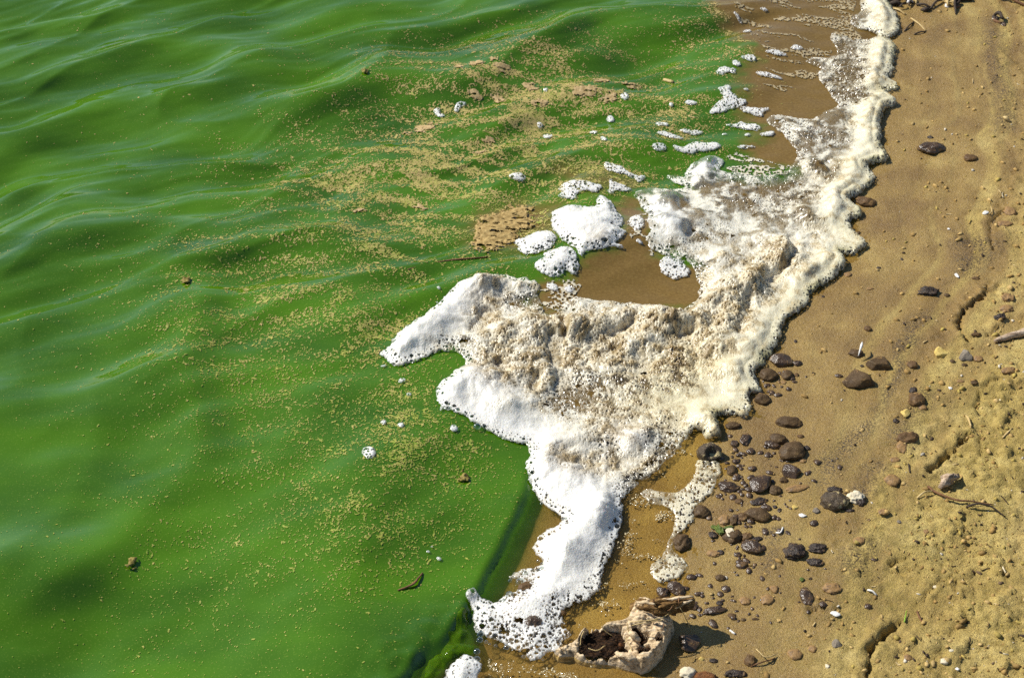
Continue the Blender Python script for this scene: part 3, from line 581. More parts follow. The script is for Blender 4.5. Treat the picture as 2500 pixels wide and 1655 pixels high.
C_OLIVE = lin(168, 160, 104)
edge_line = np.array([at(*p) for p in EDGE])
f_edge = Field(*B, .004, lambda X, Y: seg_d(X, Y, edge_line))
def foam(name, poly, hmin=.004, main=False, sheer=0., por0=.0, dx=.00092, tone=None, hcap=.02, wob=1.0):
    if not main: poly = chaikin(poly)
    lo = poly.min(0)-.004; hi = poly.max(0)+.004
    gx = np.arange(lo[0], hi[0], dx); gy = np.arange(lo[1], hi[1], dx*1.3)
    X, Y = np.meshgrid(gx, gy)
    cd = .004 if main else .002
    d = Field(lo[0]-.01, hi[0]+.01, lo[1]-.01, hi[1]+.01, cd, lambda a, b: sdf(a, b, poly))(X, Y)
    inside0 = d > -.006; x = X[inside0]; y = Y[inside0]; d = d[inside0]
    d = d + wob*(.0035*pn(x*60, y*60, 201) + .0016*pn(x*170, y*170, 202))
    ok = d > 0; di = np.maximum(d, 0)
    tanf = f_tan(x, y); wh = f_white(x, y); cr = f_cream(x, y); pf = f_pore(x, y)
    n6 = fbm(x*17, y*17, 3, 203); n2 = fbm(x*55, y*55, 3, 204); n7 = fbm(x*150, y*150, 2, 205)
    if main:
        ed = f_edge(x, y); land = np.exp(-(ed/.025)**2)
        rib = np.exp(-((ed-.030)/.016)**2); rough = np.clip(.22+1.1*tanf-.4*cr*(1-tanf)-.2*wh-.6*rib, .06, 1.2)
        soft = np.maximum(sstep(.0, .035, di), land)
        Hc = .0045 + .0050*land + .0045*rib + f_lump(x, y)*.68*soft*(1-.25*wh)
        Hc = Hc*(1+.35*n6) + soft*(.003*n6+.0014*np.abs(n2)) + rough*soft*(.005*n6+.0038*np.abs(n2)*1.3-.001)
        Hc = np.maximum(Hc - f_crease(x, y), .002)
        por = np.clip(np.maximum((1-sstep(.002, .024, di + .010*n6))*(.95-.25*cr), pf*(.85+.5*n6)), 0, 1)
        fringe = np.exp(-(ed/.012)**2)*sstep(-.1, .25, fbm(x*12, y*12, 2, 209)); por = np.maximum(por, fringe*.95)
        por = np.maximum(por, np.clip(.20+.5*n6+.25*n2, 0, .62)*(1-.6*wh)*(1-.7*sstep(.01, .02, Hc)))
    else:
        Hc = hmin + hcap*(1-np.exp(-np.maximum(di-.006, 0)/.016))*(1+.35*n6+.2*n2)
        rough = np.full(x.shape, .25); fringe = np.zeros(x.shape)
        thick = sstep(.012, .022, di+.006*n6)*(1 if hcap > .007 else 0)
        por = np.clip(por0+.35*n6+.25*n2, .12, 1)*(1-.75*thick)
    prof = np.sqrt(np.clip(1-(1-np.clip(di/(.003+Hc*.8), 0, 1))**2, 0, 1))
    h = Hc*prof + rough*.0007*n7*prof
    # bubbles: a few wide open cells, many medium ones, a fine froth; their tops are clear film
    f1, f2, r = worley(x/.0115, y/.0115, 211); rad = np.where(r > .45, -.04+.42*r, 0)*np.clip(por*1.7-.25, 0, 1)
    g1, g2, r2 = worley(x/.0060, y/.0060, 221, .9); rad2 = np.where(r2 > .2, .10+.36*r2, .12)*np.clip(por*1.9-.25, 0, 1)*(1-.30*wh*(1-pf))
    e1, e2, r3 = worley(x/.0042, y/.0042, 231); fine = np.clip(.38+1.0*tanf+.9*(1-wh)*(.2+n2)+1.3*n6-.3*cr, 0, 1) if main else np.full(x.shape, .5)
    rad3 = np.where(r3 > .45, .10+.36*r3, .0)*np.maximum(fine*(1-.35*wh), sstep(.3, .7, pf))
    m1 = sstep(-.015, .03, rad-f1)*(rad > .02); m2 = sstep(-.03, .05, rad2-g1)*(rad2 > .04); m3 = sstep(-.06, .08, rad3-e1)*(rad3 > .06)
    film = np.maximum(m1, m2)*sstep(.0008, .0024, di)
    film = np.maximum(film, m3*sstep(.35, .75, pf)*.9*sstep(.0008, .0024, di))
    thru = np.clip(np.maximum(1-sstep(.008, .014, h), sstep(.30, .45, por)), 0, 1)
    film = film*(.25+.75*thru); film = np.maximum(film, .60*(1-sstep(.0, .0035+.003*(.5+n2), di)))
    if main: film = np.maximum(film, .88*sstep(2.0, 2.25, y)*sstep(.045, .085, ed)*sstep(-.30, .25, n6+.8*n2+.3*(e1-.4)))
    if sheer: film = np.maximum(film, sheer*sstep(-.15, .35, n6+.7*n2+.3*(e1-.4)))
    if main: film = np.maximum(film, .80*sstep(.0, .40, pf-.50+.45*n6+.55*n2+.25*(e1-.4))*(1-wh)*(1-sstep(.016, .022, h)))
    h = h + .0006*(.45-e1)*prof*(.5+rough) - np.minimum(.0015*m3*prof*(.6+rough), h*.7)
    h = h + .0006*np.exp(-((f1-rad)/.07)**2)*(rad > .10) + .0004*np.exp(-((g1-rad2)/.10)**2)*(rad2 > .12)
    dp = np.maximum(np.clip(rad-f1, 0, 1)*.0115, np.clip(rad2-g1, 0, 1)*.0060)*1.6; h = h - np.minimum(dp, h*.8)
    if main:                                                   # lacy veils where the foam thins out over the silty water
        ok &= ~((pf > .35) & (fbm(x*45, y*50, 3, 241) < -.45+.2*(pf-.5)) & (h < .009))
    z = surf(x, y) + .0012 + np.maximum(h, 0)
    cw = np.clip(cr*(1-.85*wh), 0, 1)[:, None]
    c = C_WHITE*(1-cw)+C_CREAM*cw
    if main:
        k = .45*(1-wh[:, None]); c = c*(1-k)+(C_CREAM*.93)*k
        k = np.clip((1-wh)*sstep(-.1, .45, n2+.6*n6)*.6, 0, 1)[:, None]; c = c*(1-k)+C_TAN*k
        k = (fringe*.75)[:, None]; c = c*(1-k)+C_OLIVE*k; tanf = tanf*(1-.85*rib); fine = fine*(1-.9*rib)
    t = np.clip(tanf*(.9+.8*n2+.5*n6), 0, 1)[:, None]; b = np.clip(tanf*1.1*sstep(-.10, .55, .9*n2+.7*n6+.15*n7), 0, 1)[:, None]
    c = c*(1-t*.85)+C_TAN*t*.85; c = c*(1-b*.85)+C_BROWN*b*.85
    k = np.clip(m3*fine*(.30+.70*tanf)*.50, 0, 1)[:, None]; c = c*(1-k)+C_BROWN*k           # pore shade painted as brown into the small pits
    c = c*(1-.08*np.clip(n7, 0, 1)[:, None])
    if tone is not None: c = c*tone
    Zf = np.zeros(X.shape); Zf[inside0] = z; K = np.zeros(X.shape, bool); K[inside0] = ok
    T = np.ones(X.shape+(3,)); T[inside0] = c; FM = np.zeros(X.shape); FM[inside0] = film
    return link(name, grid_mesh(name, gx, gy, Zf, M['foam'], {'tint': T, 'film': FM}, K))

shore_foam = foam('shore_foam', MAIN, main=True)
tag(shore_foam, 'thick white, cream and tan foam bank heaped along the waterline from top to bottom', 'foam')
STRAND = P(7, [(240,290),(340,280),(385,330),(365,430),(310,500),(240,560),(225,600),(235,640),(165,700),(110,740),(95,800),(140,850),(190,900),(165,970),(60,1010),(0,1000),(-60,940),(20,870),(70,790),
               (100,700),(108,640),(118,595),(60,560),(-20,560),(-70,520),(-90,480),(-50,455),(30,480),(120,480),(190,440),(235,370)], .003)
o = foam('foam_strand', STRAND, hmin=.0035, por0=.75, tone=lin(244, 236, 212), hcap=.001, sheer=.8); tag(o, 'thin cream bubbly foam strand curving past the brown stones above the driftwood', 'foam')
o = foam('foam_clump', P(6, [(380,1720),(440,1600),(490,1490),(560,1440),(630,1470),(665,1510),(640,1580),(600,1720)]), hmin=.006, por0=.5, hcap=.009); tag(o, 'white bubbly foam clump at the bottom edge beside the green surge', 'foam')

def ell(c, cx, cy, rx, ry, rot=0, n=16):
    a = math.radians(rot)
    return [(cx+rx*math.cos(t)*math.cos(a)-ry*math.sin(t)*math.sin(a), cy+rx*math.cos(t)*math.sin(a)+ry*math.sin(t)*math.cos(a)) for t in np.linspace(0, 2*math.pi, n, endpoint=False)]
ISL = [
 (2, [(665,700),(690,690),(715,690),(712,712),(750,722),(742,735),(690,728)], 'white crescent foam patch on green water, the left one of a facing pair'),
 (2, [(800,690),(830,668),(890,670),(885,685),(845,690),(830,712),(805,708)], 'white curled foam patch on green water, the right one of a facing pair'),
 (2, ell(2,1390,605,18,12), 'tiny white foam dot just above the largest pale scum clumps'),
 (2, ell(2,1895,635,28,22,20), 'small white oval foam dab touching the right of a round tan scum clump'),
 (2, ell(2,1805,745,28,18), 'small white foam oval below the round tan scum clumps'),
 (2, ell(2,1355,785,20,14), 'tiny white foam dot amid tan flakes, left of a bubbly foam oval'),
 (2, ell(2,1405,850,32,20), 'small bubbly foam oval in the middle of the drifting tan flakes'),
 (2, ell(2,1695,853,30,18), 'small bubbly foam oval right of centre among flakes, above a comma-shaped dab'),
 (2, ell(2,1760,910,26,16,35), 'comma-shaped slanting foam dab on green water above the long white strip'),
 (2, ell(2,1210,1150,56,22,5), 'long thin bubbly foam oval lying on a tan algae streak'),
 (2, [(1750,1070),(1760,1040),(1800,1040),(1890,1070),(1930,1100),(1975,1110),(2025,1098),(2030,1120),(1990,1155),(1950,1130),(1900,1115),(1850,1112),(1790,1100)], 'long white foam strip with a forked right end floating on green water'),
 (2, [(1465,1215),(1520,1165),(1600,1175),(1660,1190),(1745,1200),(1755,1225),(1700,1250),(1640,1240),(1590,1265),(1580,1285),(1500,1285),(1455,1265),(1500,1240)], 'lacy foam raft with large open bubbles, above the domed white heap'),
 (2, [(1780,1240),(1795,1200),(1785,1155),(1810,1148),(1830,1180),(1900,1180),(1935,1195),(1930,1225),(1850,1230),(1800,1255)], 'angular bubbly foam piece right of the lacy raft, over brown scum'),
 (4, [(1320,140),(1325,60),(1400,40),(1500,30),(1560,50),(1650,30),(1640,-30),(1700,-45),(1770,0),(1785,60),(1840,130),(1830,200),(1800,240),(1860,260),(1850,300),(1760,350),(1850,360),(1840,380),(1740,380),(1650,410),(1560,430),(1530,470),(1490,400),(1440,360),(1370,300),(1330,230)], 'large domed white foam heap floating left of the main foam bank'),
 (4, [(1055,270),(1130,260),(1200,215),(1290,210),(1340,250),(1370,310),(1330,370),(1240,400),(1150,410),(1090,380),(1070,330)], 'rounded bubbly foam mound at the lower left of the domed heap'),
 (4, [(1240,430),(1330,380),(1440,370),(1480,410),(1500,460),(1525,510),(1490,570),(1420,540),(1400,580),(1300,580),(1220,560),(1195,510),(1240,460),(1310,450)], 'double-lobed bubbly foam mound at the left end of the brown pool'),
 (4, ell(4,1930,180,58,72), 'round bubbly foam island in the brown channel beside the domed heap'),
 (4, ell(4,1955,325,32,14,15), 'tiny bubbly foam scrap at the top of the brown pool'),
 (4, [(2100,430),(2130,395),(2200,400),(2300,450),(2340,490),(2300,520),(2220,550),(2140,510),(2100,490)], 'white bubbly foam slab on the right side of the brown pool'),
 (4, ell(4,1330,640,48,28,20), 'small bubbly foam oval between pool and white lobe, the left of two'),
 (4, ell(4,1445,650,40,28,10), 'small bubbly foam oval at the pool edge, the right of two'),
 (4, ell(4,510,660,12,9), 'tiny foam dot just above left of the big white foam lobe, upper of two'),
 (4, ell(4,495,730,13,9), 'tiny foam dot just above left of the big white foam lobe, lower of two'),
 (4, ell(4,245,1330,26,15,-5), 'small bubbly foam ring on green water below the white lobe tip'),
 (4, ell(4,295,1425,18,12), 'tiny foam dot on green water below the bubbly ring near the white lobe'),
 (4, ell(4,110,1215,26,9,-8), 'thin foam sliver touching the pointed tip of the white lobe'),
 (8, ell(8,1485,722,30,30), 'round bubbly foam disc alone on green water in the lower middle'),
 (6, ell(6,195,155,22,17), 'small foam ring on green water with a dark bubble, left of another'),
 (6, ell(6,500,160,25,20), 'small foam ring on green water just below the bubbly foam edge'),
 (6, ell(6,92,130,18,18), 'small cream foam dot left of the foam ring on green water'),
 (6, ell(6,375,828,16,9), 'tiny foam fleck above the drifting brown twig, topmost of three'),
 (6, ell(6,350,860,14,10), 'tiny foam fleck above the drifting brown twig, leftmost of three'),
 (6, ell(6,415,897,16,9), 'tiny foam fleck above the drifting brown twig, lowest of three'),
 (3, ell(3,40,815,44,16,8), 'short foam oval above a long foam bar near the silty shallows'),
 (3, ell(3,230,848,85,14), 'long narrow foam bar on green water left of the silty shallows'),
 (3, [(0,865),(40,858),(90,868),(140,885),(178,900),(165,915),(110,910),(50,895),(5,880)], 'slanting bubbly foam cigar below the long foam bar'),
 (3, ell(3,25,962,50,18), 'bubbly foam oval below the slanting foam cigar'),
 (3, [(105,945),(200,950),(235,925),(310,930),(380,925),(435,945),(400,965),(300,975),(200,985),(130,970)], 'broad ragged foam bar just above the steep white heap'),
 (3, ell(3,225,683,42,12,4), 'thin foam streak above the zigzag foam patch, to its left'),
 (3, ell(3,97,690,16,10), 'tiny foam dot left of the thin streak by the zigzag patch'),
 (3, ell(3,430,490,52,20,-5), 'white foam oval at the edge of green and brown water, below a square dab'),
 (3, ell(3,492,488,24,18), 'small foam dab touching the right end of a white foam oval'),
 (3, ell(3,512,445,30,18,10), 'squarish white foam dab between two foam ovals in the shallows'),
 (3, [(530,405),(610,385),(660,410),(600,435)], 'white diamond foam patch highest in the group at the green and brown boundary'),
 (3, ell(3,585,222,30,14,-5), 'white foam oval on brown silty water near the top'),
 (3, ell(3,525,155,36,10,35), 'slanting foam sliver on brown silty water near the top'),
 (3, ell(3,690,95,28,10,8), 'thin white foam dash on silty water highest in the shallows'),
 (3, [(625,490),(680,480),(760,500),(830,520),(780,525),(690,510)], 'long thin foam wedge lying across the brown silty water'),
 (3, [(330,745),(390,680),(430,660),(390,610),(440,580),(480,590),(480,630),(520,650),(600,665),(540,700),(470,715),(420,740)], 'zigzag white foam patch where green water meets brown shallows'),
 (3, [(530,705),(570,690),(650,700),(720,690),(725,705),(690,720),(690,750),(640,745),(580,730)], 'bubbly foam raft right below the zigzag patch, at the brown pool'),
 (3, [(430,800),(510,795),(545,770),(580,795),(660,805),(690,835),(620,845),(540,820)], 'peaked foam raft below the bubbly raft on brown water'),
 (3, [(660,860),(720,845),(770,850),(730,880),(670,880)], 'small foam patch right below the peaked raft'),
 (3, ell(3,585,868,20,12), 'tiny foam dot below the peaked foam raft'),
 (3, ell(3,575,605,20,8), 'tiny foam dash on brown water right of the zigzag patch'),
 (3, ell(3,580,947,62,10,-3), 'thin foam bar on brown water right of the broad ragged bar'),
 (3, ell(3,440,858,20,6), 'tiny foam dash right of the long narrow foam bar'),
 (3, [(840,330),(900,310),(960,330),(900,345)], 'faint foam wisp on the silty water in the upper shallows'),
 (3, [(690,360),(760,350),(840,370),(820,385),(720,380)], 'white foam streak on silty water right of the diamond patch'),
]
for c, pts, lab in ISL:
    pw = P(c, pts); big = np.ptp(pw[:, 0])*np.ptp(pw[:, 1])
    k = 1.0 if c == 4 and big > .006 else 0
    o = foam('foam_patch', pw, hmin=.0032 if not k else .0045, por0=.72 if big > .0006 else .62, hcap=.013 if (k and len(pts) > 22) else (.008 if k else .0015), dx=.0008, wob=.6 if big < .0008 else 1.)
    tag(o, lab, 'foam', 'foam patches floating on the water')

# thin lacy streaks over the silty shallows, and froth specks on the clear shallow water: uncountable
def veil(name, poly, lab, thr, sx_, sy_, rot, tint, seed):
    lo = poly.min(0); hi = poly.max(0); gx = np.arange(lo[0], hi[0], .0013); gy = np.arange(lo[1], hi[1], .0018); X, Y = np.meshgrid(gx, gy)
    d = sdf(X, Y, poly); a = math.radians(rot); u = X*math.cos(a)+Y*math.sin(a); v = -X*math.sin(a)+Y*math.cos(a)
    wq = .012*fbm(X*14, Y*14, 2, seed+1)
    s = fbm(u*sx_, (v+wq)*sy_, 4, seed, .62); g1, g2, r = worley(X/.0060, Y/.0068, seed+5)
    keep = (s > thr-.25*sstep(.05, .3, (X-lo[0])/(hi[0]-lo[0])-.55)) & (d > .004) & (g1 > .30*r+.10)
    Zz = w_look(X, Y)+.0014+.0012*np.clip(s-thr, 0, .4)+.0004*pn(X*200, Y*200, seed+9)
    keep &= Zz > g_look(X, Y)+.001
    T = np.ones(X.shape+(3,))*tint
    o = link(name, grid_mesh(name, gx, gy, Zz, M['foam'], {'tint': T}, keep)); tag(o, lab, 'foam', kind='stuff')
veil('foam_veil', P(3, [(480,-200),(470,30),(500,140),(560,230),(640,300),(690,380),(640,440),(660,560),(820,600),(1040,500),(1120,380),(1160,280),(1340,260),(1260,150),(1300,0),(1280,-200)]), 'thin lacy foam streaks over brown silty shallows near the top', .10, 8, 34, -14, lin(190, 170, 128), 601)
veil('foam_lace', P(3, [(430,990),(520,960),(640,1000),(800,1040),(900,1050),(860,1120),(700,1140),(540,1120),(440,1080)]), 'lacy bubble film over the brown gap right of the steep white heap', .05, 14, 34, -10, lin(226, 216, 188), 611)
veil('foam_lace', P(4, [(1180,600),(1300,590),(1500,570),(1560,620),(1500,700),(1340,850),(1260,820),(1210,740)]), 'lacy bubble film on the left end of the brown pool', .02, 16, 30, 0, lin(222, 210, 180), 631)
veil('foam_lace', P(4, [(1830,120),(2020,60),(2040,330),(2110,420),(1980,400),(1860,300)]), 'lacy bubble film in the brown channel above the pool', .12, 16, 30, 0, lin(222, 210, 180), 641)
def froth(n, poly, seed):
    rs = np.random.RandomState(seed); lo = poly.min(0); hi = poly.max(0); m = n*12
    x = rs.uniform(lo[0], hi[0], m); y = rs.uniform(lo[1], hi[1], m)
    ok = (sdf(x, y, poly) > 0) & (sdf(x, y, MAIN) < .002) & (rs.rand(m) < sstep(.05, .5, fbm(x*22, y*30, 3, seed))) & (w_look(x, y) > g_look(x, y)-.002)
    x = x[ok][:n]; y = y[ok][:n]; z = surf(x, y); r = .0004+.0012*rs.rand(len(x))**3; z = z-.35*r
    V0, F0 = ICOB; V = (V0[None]*r[:, None, None]*[1, 1, .8]+np.stack([x, y, z], 1)[:, None]).reshape(-1, 3)
    F = (F0[None]+(np.arange(len(x))*len(V0))[:, None, None]).reshape(-1, 3)
    return V, F
_bm = bmesh.new(); bmesh.ops.create_icosphere(_bm, subdivisions=1, radius=1.0); ICOB = (np.array([v.co[:] for v in _bm.verts]), np.array([[v.index for v in f.verts] for f in _bm.faces])); _bm.free()
V, F = froth(4200, P(6, [(1500,560),(1560,500),(1700,340),(1860,200),(1920,180),(1900,440),(1880,560),(1860,900),(1700,1000),(1640,1120),(1450,1240),(1180,1330),(1120,1420),(1000,1500),(700,1420),(680,1700),(1300,1700),(1700,1620),(1500,1560),(1100,1400),(1180,1340),(1290,1150),(1400,960),(1480,700)]), 621)
m_ = NT('froth'); M['froth'] = m_.done(m_.bsdf(Base_Color=lin(216, 200, 160), Roughness=.10, Specular_IOR_Level=.9))
o = link('froth_specks', mesh_np('froth_specks', V, F, M['froth'])); tag(o, 'tiny glinting froth bubbles on the shallow brown water by the driftwood', 'foam', kind='stuff')

# clear bubbles along the ragged end of the foam bank: parts of it
def bub(n=14, m=6):
    V = []; F = []
    for j in range(m+1):
        th = j/m*math.pi*.55
        for i in range(n):
            a = 2*math.pi*i/n; V.append((math.sin(th)*math.cos(a), math.sin(th)*math.sin(a), math.cos(th)))
    for j in range(m):
        for i in range(n): F.append((j*n+i, (j+1)*n+i, (j+1)*n+(i+1) % n, j*n+(i+1) % n))
    return mesh_np('bubble', np.array(V), F, M['bubble'])
bmesh_ = bub()
for bx, by, br in [(520,655,38),(470,620,40),(590,1040,52),(585,1110,48),(550,1250,50),(550,1345,55),(900,1190,42),(1130,820,40),(1060,420,62),(1320,272,52),(1310,318,38),(1120,320,45),(935,575,58),(860,715,26),(850,1110,32),(870,655,48),
                   (1100,1295,32),(480,1385,24),(515,1440,22),(345,1370,36),(345,1435,24),(940,400,30),(1205,285,34),(1090,780,26),(970,1110,22),(1330,1330,16),(1270,170,24),(1320,205,28),(570,780,30),(545,870,28),(640,880,20),(985,1015,26),(1080,1020,18),(660,1130,30),(770,1170,26),(700,1150,18)]:
    u, v = S(10, (bx, by)); x, y = at(u, v, .006); r = br/4.824*pxs(v)
    o = link('bubble', bmesh_, shore_foam); o.location = (x, y, float(surf(np.array([x]), np.array([y]))[0])+.002); o.scale = (r, r, r*.9)
for bx, by, br in [(635,120,26),(480,30,16),(520,40,14),(650,30,14),(990,930,16),(1150,630,20),(1190,620,14),(1010,530,12),(455,25,12),(1450,730,10)]:
    u, v = S(6, (bx, by)); x, y = at(u, v, .006); r = br/2.394*pxs(v)
    o = link('bubble', bmesh_, shore_foam); o.location = (x, y, float(surf(np.array([x]), np.array([y]))[0])+.002); o.scale = (r, r, r*.9)

# tan scum clumps riding on the water
def lumpy(name, poly, h, tints, mat, seed=0, dx=.0011, ragged=.003, rent=9.):
    lo = poly.min(0)-.004; hi = poly.max(0)+.004
    gx = np.arange(lo[0], hi[0], dx); gy = np.arange(lo[1], hi[1], dx*1.2); X, Y = np.meshgrid(gx, gy)
    d = sdf(X, Y, poly) + ragged*pn(X*90, Y*110, 301+seed) + ragged*.7*pn(X*220, Y*260, 302+seed)
    d = np.where(fbm(X*50, Y*95, 4, 311+seed, .6) > rent, -1, d); n = fbm(X*120, Y*150, 3, 303+seed); Zz = surf(X, Y) + .0012 + h*np.sqrt(np.clip(d/.012, 0, 1))*(1+.5*n)
    t = np.clip(.5+n, 0, 1)[..., None]
    return link(name, grid_mesh(name, gx, gy, Zz, mat, {'tint': tints[0]*(1-t)+tints[1]*t}, d > 0))
CL = [((840,508),32,16,0,'small tan scum clump, leftmost of the upper row of scum'), ((955,492),45,22,0,'tan scum clump second from left in the upper row'), ((1110,502),52,22,0,'tan oval scum clump below a white-flecked one in the upper row'),
      ((1052,462),26,16,0,'small pale scum clump highest of the upper left group'), ((1290,578),56,22,8,'tan scum clump below the middle of the upper row'), ((1735,528),52,24,5,'round peach scum clump on green water, upper right of the drift'),
      ((1940,547),54,20,5,'flat tan scum clump farthest right in the drift'), ((1795,635),60,32,0,'largest round tan scum clump beside a small white foam dab'), ((1645,615),90,32,-5,'broad ragged tan scum raft left of the round clump'),
      ((1360,678),70,22,0,'tan scum raft with a whitish top, left of the broad raft'), ((940,640),40,28,30,'ragged tan scum patch right of the crescent foam pair'), ((1080,645),42,22,0,'rounded tan scum patch right of the ragged one by the crescents'),
      ((620,795),75,28,-8,'ragged tan scum patch below the left crescent foam patch'), ((1030,895),44,18,-5,'small tan scum patch below centre of the drift'), ((500,825),30,16,0,'small tan scum scrap left of the ragged patch below the crescents'),
      ((590,1315),40,20,0,'tan scum scrap low in the drift, left of the large tan mat'), ((200,1365),40,16,0,'pale scum scrap at the lower left of the drift'), ((970,965),34,16,0,'peach scum scrap just left of the centre sheen')]
for i, ((cx, cy), rx, ry, rot, lab) in enumerate(CL):
    o = lumpy('scum_clump', P(2, ell(2, cx, cy, rx, ry, rot)), .0016, (lin(164, 138, 88), lin(208, 180, 132)), M['scum'], i, ragged=.009, rent=.28); tag(o, lab, 'algae', 'tan scum clumps drifting on the water')
o = lumpy('scum_mat', P(2, [(915,1568),(940,1480),(960,1400),(1020,1370),(1100,1360),(1150,1310),(1240,1290),(1310,1330),(1290,1390),(1330,1420),(1280,1470),(1200,1500),(1240,1560),(1150,1580),(1080,1620),(1000,1640),(930,1610)]), .003, (lin(150, 122, 68), lin(200, 172, 112)), M['scum'], 55, ragged=.012, rent=.27)
tag(o, 'large wrinkled tan algae mat floating left of the domed foam heap', 'algae')
for (u, v, r, lab) in [(322,1382,15,'small brown weed tuft alone on green water at lower left'), (1134,1174,14,'faint brown weed tuft on green water below the foam'), (452,702,13,'small brown weed tuft on green water left of the flakes'), (895,212,10,'tiny dark weed tuft on green water above the flakes')]:
    k = pxs(v); x, y = at(u, v); pts = np.array([(x+r*k*math.cos(t), y+r*1.1*k*math.sin(t)) for t in np.linspace(0, 6.28, 14, endpoint=False)])
    o = lumpy('weed_tuft', pts, .006, (lin(110, 96, 40), lin(168, 150, 80)), M['scum'], int(u), ragged=.006); tag(o, lab, 'weed')

# the glassy green splash where the surge breaks at the near end
sp = P(10, [(180,1150),(230,1020),(290,900),(340,800),(400,760),(455,800),(480,950),(510,1100),(590,1190),(560,1280),(440,1330),(330,1360),(230,1470),(120,1600),(-60,1700),(-160,1640),(-60,1480),(40,1330),(120,1240)])
lo = sp.min(0)-.004; hi = sp.max(0)+.004; gx2 = np.arange(lo[0], hi[0], .0013); gy2 = np.arange(lo[1], hi[1], .0015); X, Y = np.meshgrid(gx2, gy2)
dd = sdf(X, Y, sp)+.004*pn(X*70, Y*70, 701)
f1, f2, r = worley(X/.034, Y/.026, 702); bl = np.clip(1-(f1/.7)**2, 0, 1)
Zz = w_look(X, Y)-.004+np.sqrt(np.clip(dd/.02, 0, 1))*(.005+.0050*bl*(.3+r)+.007*np.abs(fbm(X*38, Y*38, 2, 703)))
ms = NT('splash_water'); ms_b = ms.bsdf(Base_Color=lin(84, 120, 10), Roughness=.05, IOR=1.4, Subsurface_Weight=.5, Subsurface_Radius=(.008, .014, .002), Subsurface_Scale=1.0)
mt = ms.n('ShaderNodeMixShader'); ms.set(mt.inputs[0], .42); ms.set(mt.inputs[1], ms_b); ms.set(mt.inputs[2], ms.n('ShaderNodeBsdfTransparent', Color=lin(196, 214, 110)).outputs[0]); M['splash'] = ms.done(mt.outputs[0])
o = link('water_splash', grid_mesh('water_splash', gx2, gy2, Zz, M['splash'], None, dd > 0)); tag(o, 'glassy yellow-green splash lump at the near end of the breaking surge', 'splash')

# ================================================================== stones
def ico(sub):
    bm = bmesh.new(); bmesh.ops.create_icosphere(bm, subdivisions=sub, radius=1.0)
    V = np.array([v.co[:] for v in bm.verts]); F = np.array([[v.index for v in f.verts] for f in bm.faces]); bm.free(); return V, F
ICO4, ICO3, ICO1 = ico(4), ico(3), ico(1)
def n3(V, f, s):                                            # cheap 3-D noise out of three slices
    return (pn(V[:, 0]*f+s*1.7, V[:, 1]*f+V[:, 2]*f*.6, s) + pn(V[:, 1]*f-s, V[:, 2]*f+V[:, 0]*f*.4, s+1) + pn(V[:, 2]*f+s*.3, V[:, 0]*f-V[:, 1]*f*.5, s+2))/1.8
def stone_mesh(a, b, c, seed, style):
    V, F = ICO4 if max(a, b) > .008 else ICO3
    V = V.copy(); rs = np.random.RandomState(seed)
    if style in ('ang', 'slab', 'tri'):
        for i in range(9 if style != 'tri' else 7):
            n = rs.normal(size=3); n[2] *= .7; n /= np.linalg.norm(n); cut = rs.uniform(.52, .82)
            q = V@n - cut; V -= np.outer(np.maximum(q, 0)*.93, n)
        if style == 'tri':
            for k in range(3):
                t = math.radians(90+120*k+rs.uniform(-15, 15)); n = np.array([math.cos(t+math.pi/3), math.sin(t+math.pi/3), .15]); q = V@n-.55; V -= np.outer(np.maximum(q, 0)*.9, n)
        am = .06
    elif style == 'lump':
        am = .24
    elif style == 'clod':
        am = .34
    else:
        for i in range(5):
            n = rs.normal(size=3); n /= np.linalg.norm(n); q = V@n - rs.uniform(.70, .9); V -= np.outer(np.maximum(q, 0)*.75, n)
        am = .13
    r = 1 + am*n3(V, 1.5, seed) + am*.5*n3(V, 3.4, seed+9) + (am*.35)*n3(V, 8, seed+19)
    if style == 'clod': r += .16*np.abs(n3(V, 4.5, seed+31)) - .08
    V = V*r[:, None]
    ex = np.abs(V).max(0); V = V/np.maximum(ex, 1e-6)*[a, b, c]
    return V, F
def stone(c, cx, cy, rx, ry, rot, mat, style, label, flat=.62, sink=.30, name='stone', cat='stone', group=None, seed=None, water=False):
    u, v = S(c, (cx, cy)); k = pxs(v)/CROP[c][2]
    x, y, z = on_ground(u, v + ry/CROP[c][2]*.15)
    if water: z = max(z, float(w_look(np.array([x]), np.array([y]))[0]))
    a = rx*k*1.08; sp = CAM_H/math.hypot(CAM_H, y); cp = math.sqrt(1-sp*sp)
    b = ry*k/math.hypot(sp, flat*.6*cp); b = min(b, 1.7*a) if abs(rot) < 30 else b
    hh = flat*min(a, b)
    seed = seed if seed is not None else int(cx*7+cy*13+c) % 9973
    V, F = stone_mesh(a, b, hh, seed, style)
    t = math.radians(-rot); R = np.array([[math.cos(t), -math.sin(t)], [math.sin(t), math.cos(t)]]); V[:, :2] = V[:, :2]@R.T
    me = mesh_np(name, V, F, M[mat]); o = link(name, me); o.location = (x, y, z + hh*(1-2*sink))
    tag(o, label, cat, group); return o
